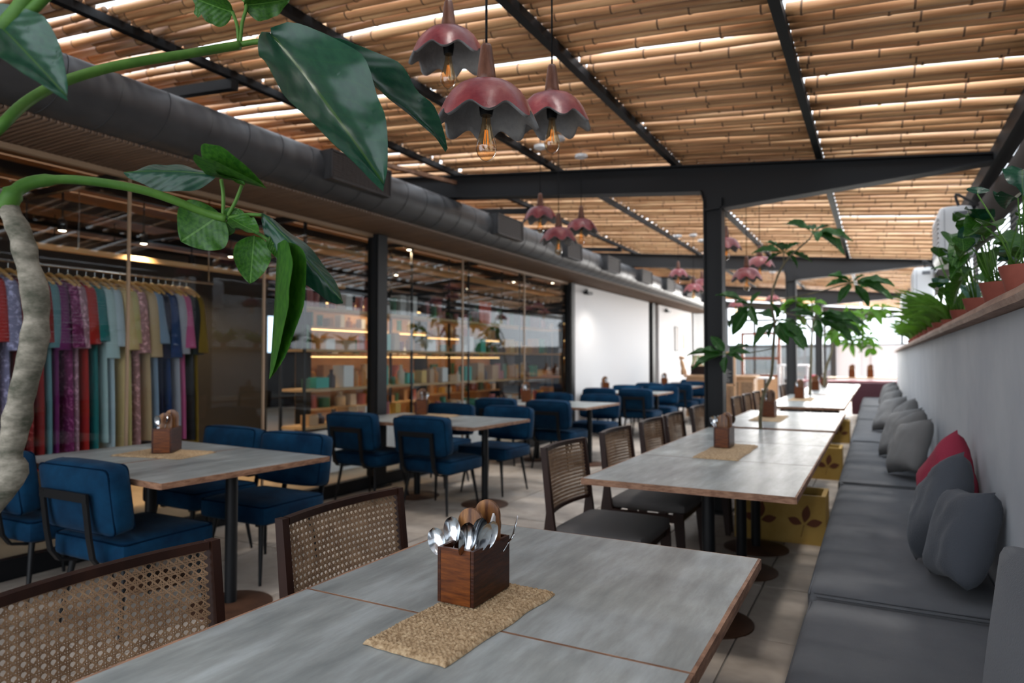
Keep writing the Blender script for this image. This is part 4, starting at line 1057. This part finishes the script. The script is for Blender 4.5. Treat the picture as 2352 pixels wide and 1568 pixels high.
# ================================================================== SHOP: clothes rack
XR = -5.8
zrail = 2.07
rk = thing('clothes_rail', 'long chrome clothes rail behind the glass', 'clothes rail', (XR, 2.7, 0))
MB().tube([(0, -2.2, zrail), (0, 1.75, zrail)], .012, 10).build('rail', M['chrome'], rk, smooth=True)
for y in (-2.0, -.3, 1.7): MB().tube([(0, y, zrail), (0, y, 3.03)], .007, 8).build('hanging_rod', M['chrome'], rk, smooth=True)
cols = [('pale green', (.16, .24, .15)), ('blue print', (.12, .17, .34)), ('dark crimson', (.20, .01, .02)), ('scarlet', (.40, .02, .015)), ('lavender patterned', (.26, .25, .36)), ('maroon', (.16, .008, .02)), ('deep red embroidered', (.17, .006, .012)), ('deep red plain', (.20, .008, .015)),
 ('grey-teal', (.14, .24, .26)), ('plum', (.13, .02, .10)), ('purple floral', (.14, .02, .08)), ('mauve white print', (.36, .22, .26)), ('brick red', (.35, .04, .02)), ('teal', (.0, .15, .15)), ('pale mint long', (.48, .60, .60)), ('ice blue', (.50, .58, .62)), ('cream', (.62, .48, .28)), ('butter yellow', (.55, .48, .26)),
 ('wine and white floral', (.38, .22, .22)), ('beige', (.50, .38, .25)), ('sky grey', (.26, .33, .42)), ('midnight navy', (.006, .008, .03)), ('navy', (.01, .04, .12)), ('silver grey', (.42, .42, .46)), ('rose pink', (.52, .16, .28)), ('black', (.01, .012, .014)), ('mustard', (.20, .13, .02))]
hook_m = MB().tube(smooth_path([Vector((0, 0, -.055)), Vector((0, 0, .0)), Vector((.012, 0, .018)), Vector((0, 0, .030)), Vector((-.013, 0, .018))], 4), .0025, 6).mesh('hook', M['chrome'], smooth=True)
hb = MB(); hp = smooth_path([Vector((-.21, 0, -.15)), Vector((-.12, 0, -.10)), Vector((0, 0, -.055)), Vector((.12, 0, -.10)), Vector((.21, 0, -.15))], 4)
hb.tube(hp, .011, 8, flat=1.6); hang_m = hb.mesh('hanger', M['hangerwood'], smooth=True)
def garment_mesh(seed, Lz, mt):
    rn = random.Random(seed); mb = MB(); n = 20; rows = []
    zs = [0, -.03, -.08, -.2, -.4, -.7, -1.0, -Lz]
    ws = [.07, .13, .215, .20, .185, .20, .22, .235]
    ys = [.015, .022, .028, .030, .028, .030, .032, .034]
    vs = []
    for k, (z, wd, th) in enumerate(zip(zs, ws, ys)):
        for j in range(n):
            a = 2*math.pi*j/n; f = 1+.16*math.sin(5*a+seed)*min(1, k/5)
            vs.append((wd*math.cos(a), th*math.sin(a)*f, z-.10))
    fs = [(i*n+j, i*n+(j+1) % n, (i+1)*n+(j+1) % n, (i+1)*n+j) for i in range(len(zs)-1) for j in range(n)]
    mb.add(vs, fs+[tuple(range(n-1, -1, -1)), tuple((len(zs)-1)*n+j for j in range(n))])
    body = mb.mesh('body', mt, smooth='auto'); sl = []
    SLn = rn.uniform(.42, .58)
    for s in (-1, 1):
        q = MB(); q.tube(smooth_path([Vector((s*.15, 0, -.15)), Vector((s*.205, 0, -.19)), Vector((s*.235, .006, -.35)), Vector((s*(.245+rn.uniform(0, .03)), .01, -.15-SLn))], 3), [.045, .048, .05, .05, .05, .05, .05, .052, .056, .058], 10, flat=.55); sl.append(q.mesh('sleeve', mt, smooth='auto'))
    return body, sl
ys_ = [1.25+i*.0 for i in range(3)]
N = len(cols)
for i, (cn, c) in enumerate(cols):
    y = 2.44 + (i-2)*(4.22-2.50)/(N-3)
    lum = sum(c)/3; c = tuple(max(.002, lum+(q-lum)*1.35)*.8 for q in c)
    pr = plain('cloth '+cn, c, .85, bump=.3, bscale=90, **(dict(var=[tuple(min(1, q*2.2+.08) for q in c)], scale=34, contrast=(.52, .62)) if any(w_ in cn for w_ in ('print', 'floral', 'pattern', 'embroid')) else {}))
    body, sl = garment_mesh(i+1, [1.40, 1.45, 1.5, 1.42, 1.36][i % 5]-.02*(i % 3), pr)
    hg = thing('clothes_hanger', 'wooden clothes hanger carrying the %s garment' % cn, 'hanger', (XR, y, zrail-.017), group='wooden hangers on the rail')
    rz = R(random.uniform(-7, 7)); hg.rotation_euler = (0, 0, rz)
    place(hook_m, 'hook', hg); place(hang_m, 'hanger_bar', hg)
    g = thing('garment', 'long %s tunic hanging on the shop rail' % cn, 'garment', (XR, y, zrail-.017), rz, 'tunics on the shop rail')
    place(body, 'body', g)
    for q in sl: place(q, 'sleeve', g)

# ================================================================== SHOP: shelving
su = thing('shelving_unit', 'tall open pine and steel shelving behind the glass', 'shelf', (-5.75, 8.9, 0))
SHZ = [.42, .80, 1.00+.0, 1.42, 1.90, 2.62]
SHZ = [.55, .97, 1.42, 1.90, 2.62]
for z in SHZ: MB().box((0, 0, z), (.36, 6.9, .028)).build('shelf_board', M['shelf'], su)
for y in (-3.45, -1.5, -.05, 1.65, 3.45):
    for x in (-.18, .18): MB().box((x, y, 1.45), (.028, .028, 2.9)).build('post', M['steel'], su)
MB().box((0, 0, .25), (.30, 6.8, .5)).build('plinth', M['white'], su)
kinds = [('brown carton', (.42, .26, .14)), ('kraft paper box', (.36, .22, .13)), ('white box', (.62, .62, .60)), ('amber jar', (.45, .18, .03)), ('green tin', (.05, .16, .09)), ('teal box', (.03, .33, .27)), ('dark bottle', (.05, .03, .03)), ('rose tin', (.36, .12, .12)), ('yellow packet', (.60, .38, .08)), ('cream jar', (.62, .55, .42))]
pms = {k: plain('goods '+k, c, .55) for k, c in kinds}
pms['red scarf'] = plain('red scarf cloth', (.5, .06, .03))
names = ['lowest', 'second lowest', 'middle', 'second highest', 'top']
def goods(kn, w_, d_, h_):
    mb = MB()
    if kn in ('amber jar', 'dark bottle', 'cream jar'):
        r = w_/2; mb.lathe([(1e-4, 0), (r*.95, 0), (r, h_*.06), (r, h_*.62), (r*.45, h_*.78), (r*.42, h_*.92), (r*.5, h_*.93), (r*.5, h_), (1e-4, h_)], 14)
        return mb, 'auto'
    if 'tin' in kn:
        r = w_/2; mb.lathe([(1e-4, 0), (r, 0), (r, h_*.82), (r*1.04, h_*.82), (r*1.04, h_), (1e-4, h_)], 16); return mb, 'auto'
    mb.rbox((0, 0, h_/2), (d_, w_, h_), .004, 1); mb.box((0, 0, h_+.0005), (d_*.98, .02, .002)); return mb, False
idx = 0
for si, z in enumerate(SHZ[:-1]):
    y = -3.3; k = 0
    while y < 3.2:
        kn = random.choice([q[0] for q in kinds]) if si != 3 else random.choice(['rose tin', 'rose tin', 'dark bottle', 'white box', 'green tin'])
        w_ = random.uniform(.08, .24); h_ = random.uniform(.10, .28 if si else .22); d_ = random.uniform(.12, .2)
        if 'tin' in kn or 'jar' in kn or 'bottle' in kn: w_ = random.uniform(.07, .12)
        mb, sm = goods(kn, w_, d_, h_)
        nm = 'storage_box' if ('box' in kn or 'carton' in kn or 'packet' in kn) else kn.split()[-1]
        mb.build(nm, pms[kn], smooth=sm, loc=(-5.75+random.uniform(-.04, .04), 8.9+y+w_/2, z+.0142), label='%s, %s from the left on the %s shelf board' % (kn, ORD[k], names[si]), cat=nm.replace('_', ' ').split()[-1], group='goods on the shop shelving')
        y += w_+random.uniform(.03, .16 if si != 3 else .08); k += 1
mb = MB(); vs = []
for i in range(13):
    for j in range(9): vs.append((-5.55+.012*math.sin(i*1.3), 9.15+i*.03, 2.25-.045*j+.01*math.sin(j)))
mb.add(vs+[(v[0]-.01, v[1], v[2]) for v in vs], [(i*9+j, (i+1)*9+j, (i+1)*9+j+1, i*9+j+1) for i in range(12) for j in range(8)]+[(117+i*9+j, 117+i*9+j+1, 117+(i+1)*9+j+1, 117+(i+1)*9+j) for i in range(12) for j in range(8)])
mb.build('red_scarf', pms['red scarf'], smooth=True, label='red cloth hanging over the second highest shelf', cat='scarf')
# partition behind and lit display walls
MB().box((-7.6, 4.4, 1.3), (.08, 4.6, 2.6)).build('wall_partition', M['shopwall'], kind='structure')
for (x, y0, y1, nm_) in ((-8.2, 8.0, 11.2, 'left'), (-9.2, 11.6, 16.0, 'middle'), (-7.4, 16.2, 20.0, 'right')):
    yc = (y0+y1)/2
    ds = thing('display_rack', 'lit pine display rack deep in the shop, '+nm_, 'shelf', (x, yc, 0))
    for z in (.5, .95, 1.4, 1.85): MB().box((0, 0, z), (.3, y1-y0, .03)).build('shelf_board', M['shelf'], ds)
    MB().box((-.17, 0, 1.15), (.02, y1-y0, 2.3)).build('back_panel', M['oakish'], ds)
    for z in (1.36, 1.81, 2.26): MB().box((.12, 0, z), (.03, y1-y0, .014)).build('light_strip', M['strip'], ds)  # added glowing strips that warm the goods on the racks
    for q in (y0, y1): MB().box((0, q-yc, 1.15), (.32, .03, 2.3)).build('side_post', M['steel'], ds)
    k = 0
    for zi, z in enumerate((.5, .95, 1.4, 1.85)):
        y = y0+.1; k = 0
        while y < y1-.2:
            kn = random.choice(['amber jar', 'yellow packet', 'cream jar', 'white box', 'kraft paper box', 'rose tin', 'green tin']); w_ = random.uniform(.09, .2); h_ = random.uniform(.12, .28)
            mb, sm = goods(kn, w_, .14, h_); nm = 'storage_box' if ('box' in kn or 'packet' in kn) else kn.split()[-1]
            mb.build(nm, pms[kn], smooth=sm, loc=(x, y+w_/2, z+.0152), label='%s, %s along %s board of the %s display rack' % (kn, ORD[k], ['lowest', 'second', 'third', 'top'][zi], nm_), cat=nm.split('_')[-1], group='goods on the lit display racks')
            y += w_+random.uniform(.05, .22); k += 1
for i, (y, z) in enumerate(((9.5, 1.9), (12.5, 2.0), (16.5, 1.9), (20.0, 1.9))):  # glowing panels added to give cool bokeh points behind the shelving
    wd_ = thing('window_%d' % (5+i), None, None, (-14.5, y, z), kind='structure')
    for k in range(3): MB().box((0, -.62+k*.62, 0), (.02, .56, 1.0)).build('window_pane', M['daywin'], wd_)
    MB().box((.02, 0, .52), (.05, 1.9, .05)).box((.02, 0, -.52), (.05, 1.9, .05)).build('window_frame', M['steel'], wd_)
# spot lamps in the shop
spots = [(330, 560, -6.5), (60, 560, -6.6), (143, 530, -6.6), (125, 562, -8.6), (262, 608, -8.5), (440, 607, -7.2), (530, 590, -8.0), (665, 583, -6.6), (600, 650, -9.5), (940, 574, -5.6), (910, 632, -7.6), (1075, 663, -7.6), (1180, 648, -6.6), (1269, 650, -5.9), (1048, 620, -7.2), (1265, 700, -8)]  # first two added to light the clothes rail
for i, (u, v, x) in enumerate(spots):
    p = ptx(u, v, x); p.z = min(p.z, 2.92)
    t = thing('spotlight', 'small black ceiling spotlight in the shop, %s from the left' % ORD[i], 'spotlight', p, group='ceiling spotlights in the shop')
    MB().lathe([(.035, 0), (.038, .01), (.036, .10), (.012, .12), (1e-4, .12)], 16).build('lamp_body', M['black'], t, smooth='auto')
    MB().lathe([(1e-4, -.004), (.02, -.003), (.034, .003)], 16).build('lens', M['lens'], t, smooth=True)
    MB().tube([(0, 0, .12), (0, 0, 3.04-p.z)], .008, 6).build('stem', M['black'], t)
    light('lamp', 'SPOT', (0, 0, -.02), 75, (1, .70, .40), (0, 0, 0), spot=R(130), parent=t, rad=.03)
# light wooden batten
bt_ = thing('light_batten', 'long pale wooden batten hung above the clothes hangers', 'batten', (-6.6, 5.2, 0))
MB().box((0, 0, 2.34), (.05, 4.0, .05)).build('batten', M['shelf'], bt_)
for y in (-1.6, 1.6): MB().tube([(0, y, 2.36), (0, y, 3.04)], .005, 6).build('hanging_rod', M['chrome'], bt_)

# wall washers on the white walls
for i, (y, l) in enumerate(((10.9, 'black wall spotlight at top left of the big white wall'), (16.1, 'black wall spotlight on the second white wall'))):
    t = thing('wall_spotlight', l, 'spotlight', (-4.5, y+.25, 2.5))
    MB().box((0, 0, 0), (.08, .24, .05)).box((-.03, 0, .04), (.03, .05, .06)).build('lamp_body', M['black'], t)
    light('lamp', 'SPOT', (.45, 0, -.04), 25, (1, .95, .9), (R(0), R(-8), 0), spot=R(150), parent=t, rad=.05)

# ================================================================== FAR END
bt = thing('maroon_booth', 'maroon booth back at the far end of the bench', 'bench', (-.05, 17.75, 0))
MB().rbox((0, 0, .40), (.98, .14, .76), .03, 3).build('booth_back', M['maroon'], bt, smooth='auto')
MB().box((-.5, .3, .80), (2.4, .45, .035)).build('pink_shelf', M['pinktop'], bt)
ft = thing('long_table', 'light wooden table behind the maroon booth with two boxes', 'table', (-.3, 18.9, 0))
MB().box((0, 0, .86), (1.8, .8, .03)).build('tabletop', M['oakish'], ft)
for x in (-.8, .8):
    for y in (-.35, .35): MB().box((x, y, .42), (.05, .05, .84)).build('leg', M['steel_l'], ft)
for i, (x, y) in enumerate(((-.55, 18.8), (-.15, 19.0))):
    b = copy_tree(bo, (x, y, .877), 0, 'cutlery box on the table behind the booth, '+('left' if i == 0 else 'right')); b.scale = (1.5, 1.5, 1.5)
# white high table
p = pty(1818, 830, 19)
wt = thing('high_table', 'white high table near the far windows', 'table', (-1.9, 19, 0))
MB().box((0, 0, 1.16), (.75, .8, .05)).build('tabletop', M['cream'], wt)
for x in (-.33, .33):
    for y in (-.35, .35): MB().box((x, y, .57), (.05, .05, 1.13)).build('leg', M['cream'], wt)
# wooden framed glass door
dr = thing('door_1', None, None, (-2.95, 20.5, 0), kind='structure')
for x in (-.5, .5): MB().box((x, 0, 1.05), (.08, .06, 2.1)).build('door_frame', M['redwood'], dr)
for z in (.04, .85, 1.35, 2.06): MB().box((0, 0, z), (.92, .05, .07)).build('door_rail', M['redwood'], dr)
for z0, z1 in ((.9, 1.3), (1.4, 2.0)): MB().box((0, 0, (z0+z1)/2), (.9, .01, z1-z0)).build('glass_pane', M['glass'], dr)
MB().box((0, 0, .45), (.9, .03, .74)).build('door_panel', M['oakish'], dr)
# small console in front of the door
cs = thing('console_table', 'narrow pale console table before the wood framed door', 'table', (-2.62, 17.6, 0))
MB().box((0, 0, .86), (.75, .4, .04)).build('tabletop', M['cream'], cs)
for x in (-.25, .2): MB().box((x, 0, .42), (.05, .3, .84)).build('leg', M['steel_l'], cs)
# chalkboard
cb = thing('chalkboard', 'standing A-frame chalkboard behind the steel post', 'chalkboard', (-2.86, 14.6, 0))
MB().box((0, 0, 1.12), (.42, .02, .62)).build('board', M['board'], cb)
for x in (-.24, .24): MB().box((x, 0, .72), (.04, .04, 1.44)).build('frame_post', M['oakish'], cb)
MB().box((0, 0, 1.46), (.5, .04, .04)).box((0, 0, .78), (.5, .04, .04)).build('frame_rail', M['oakish'], cb)
for k in range(7): MB().box((random.uniform(-.02, .02), -.012, .86+k*.04), (random.uniform(.2, .34), .001, .006)).build('chalk_line', M['napkin'], cb)
# wooden counter, lamp shade with slats, animal ornament
ct = thing('counter', 'wooden service counter with cane front near the far end', 'counter', (-3.15, 15.9, 0))
MB().box((0, 0, .45), (1.5, .45, .9)).build('counter_body', M['oakish'], ct)
MB().box((0, 0, .93), (1.6, .52, .05)).build('counter_top', M['oakish'], ct)
for k in range(5): MB().box((-.6+k*.3, -.235, .45), (.24, .02, .72)).build('panel', M['cane'], ct)
cr_ = thing('crate', 'dark crate standing on the far wooden counter', 'crate', (-3.62, 15.8, .955))
for k in range(3): MB().box((0, -.14, .04+k*.07), (.36, .012, .05)).build('slat', M['dwood'], cr_)
MB().box((0, 0, .11), (.34, .25, .2)).build('crate_body', M['dwood'], cr_)
ls = thing('lampshade', 'slatted pale green lampshade above the dark crate', 'lamp', (-3.62, 15.8, 1.165))
for k in range(16):
    a = 2*math.pi*k/16; MB().bar((.20*math.cos(a), .20*math.sin(a), .0), (.13*math.cos(a), .13*math.sin(a), .24), .035, .004, up=(math.cos(a), math.sin(a), 0)).build('slat', M['shelf'] if k % 2 else M['leaf_lit'], ls)
MB().lathe([(.20, 0), (.205, .01), (.20, .02)], 20).build('ring', M['shelf'], ls)
MB().lathe([(.13, .235), (.135, .245), (.10, .25)], 20).build('ring', M['shelf'], ls)
an = MB(); an.tube(smooth_path([Vector((0, 0, 0)), Vector((-.02, 0, .15)), Vector((-.06, 0, .33)), Vector((-.10, 0, .42))]), [.07]*4+[.05]*4+[.03]*5, 10); an.tube([(-.11, 0, .42), (-.03, 0, .40), (.02, 0, .385)], [.03, .035, .02], 10)
an.build('animal_ornament', M['oakish'], smooth=True, loc=(-3.98, 15.8, .955), label='carved wooden long-necked animal ornament on the counter', cat='ornament')
fr = thing('picture_frame', 'small framed picture on the second white wall', 'picture', (-4.552, 17.3, 1.85))
MB().box((0, 0, 0), (.015, .32, .62)).build('print', M['napkin'], fr)
for sy in (-1, 1): MB().box((.004, sy*.16, 0), (.02, .02, .64)).build('frame', M['steel_l'], fr)
for sz in (-1, 1): MB().box((.004, 0, sz*.31), (.02, .34, .02)).build('frame', M['steel_l'], fr)
wc = thing('wall_panel', 'small orange and cream wall hanging beside framed picture', 'wall hanging', (-4.552, 18.1, 1.8))
MB().box((0, 0, 0), (.012, .18, .4)).build('cloth', M['oakish'], wc)
st_ = MB().rbox((0, 0, .45), (.42, .42, .9), .08, 4).build('pink_stool', M['red'], smooth='auto', loc=(-1.55, 20.2, 0), label='pink-red rounded armchair back near the far windows', cat='chair')
# frosted curtain strips at the far window (pale translucent)
for i in range(5): MB().box((0, 0, 0), (.8, .015, 1.15)).build('curtain_panel', M['frost'], loc=(-.85+i*.55, 24.1+.05*(i % 2), 1.2), label='pale frosted curtain panel at the far window, %s from the left' % ORD[i], cat='curtain', group='frosted curtain panels at the far window')
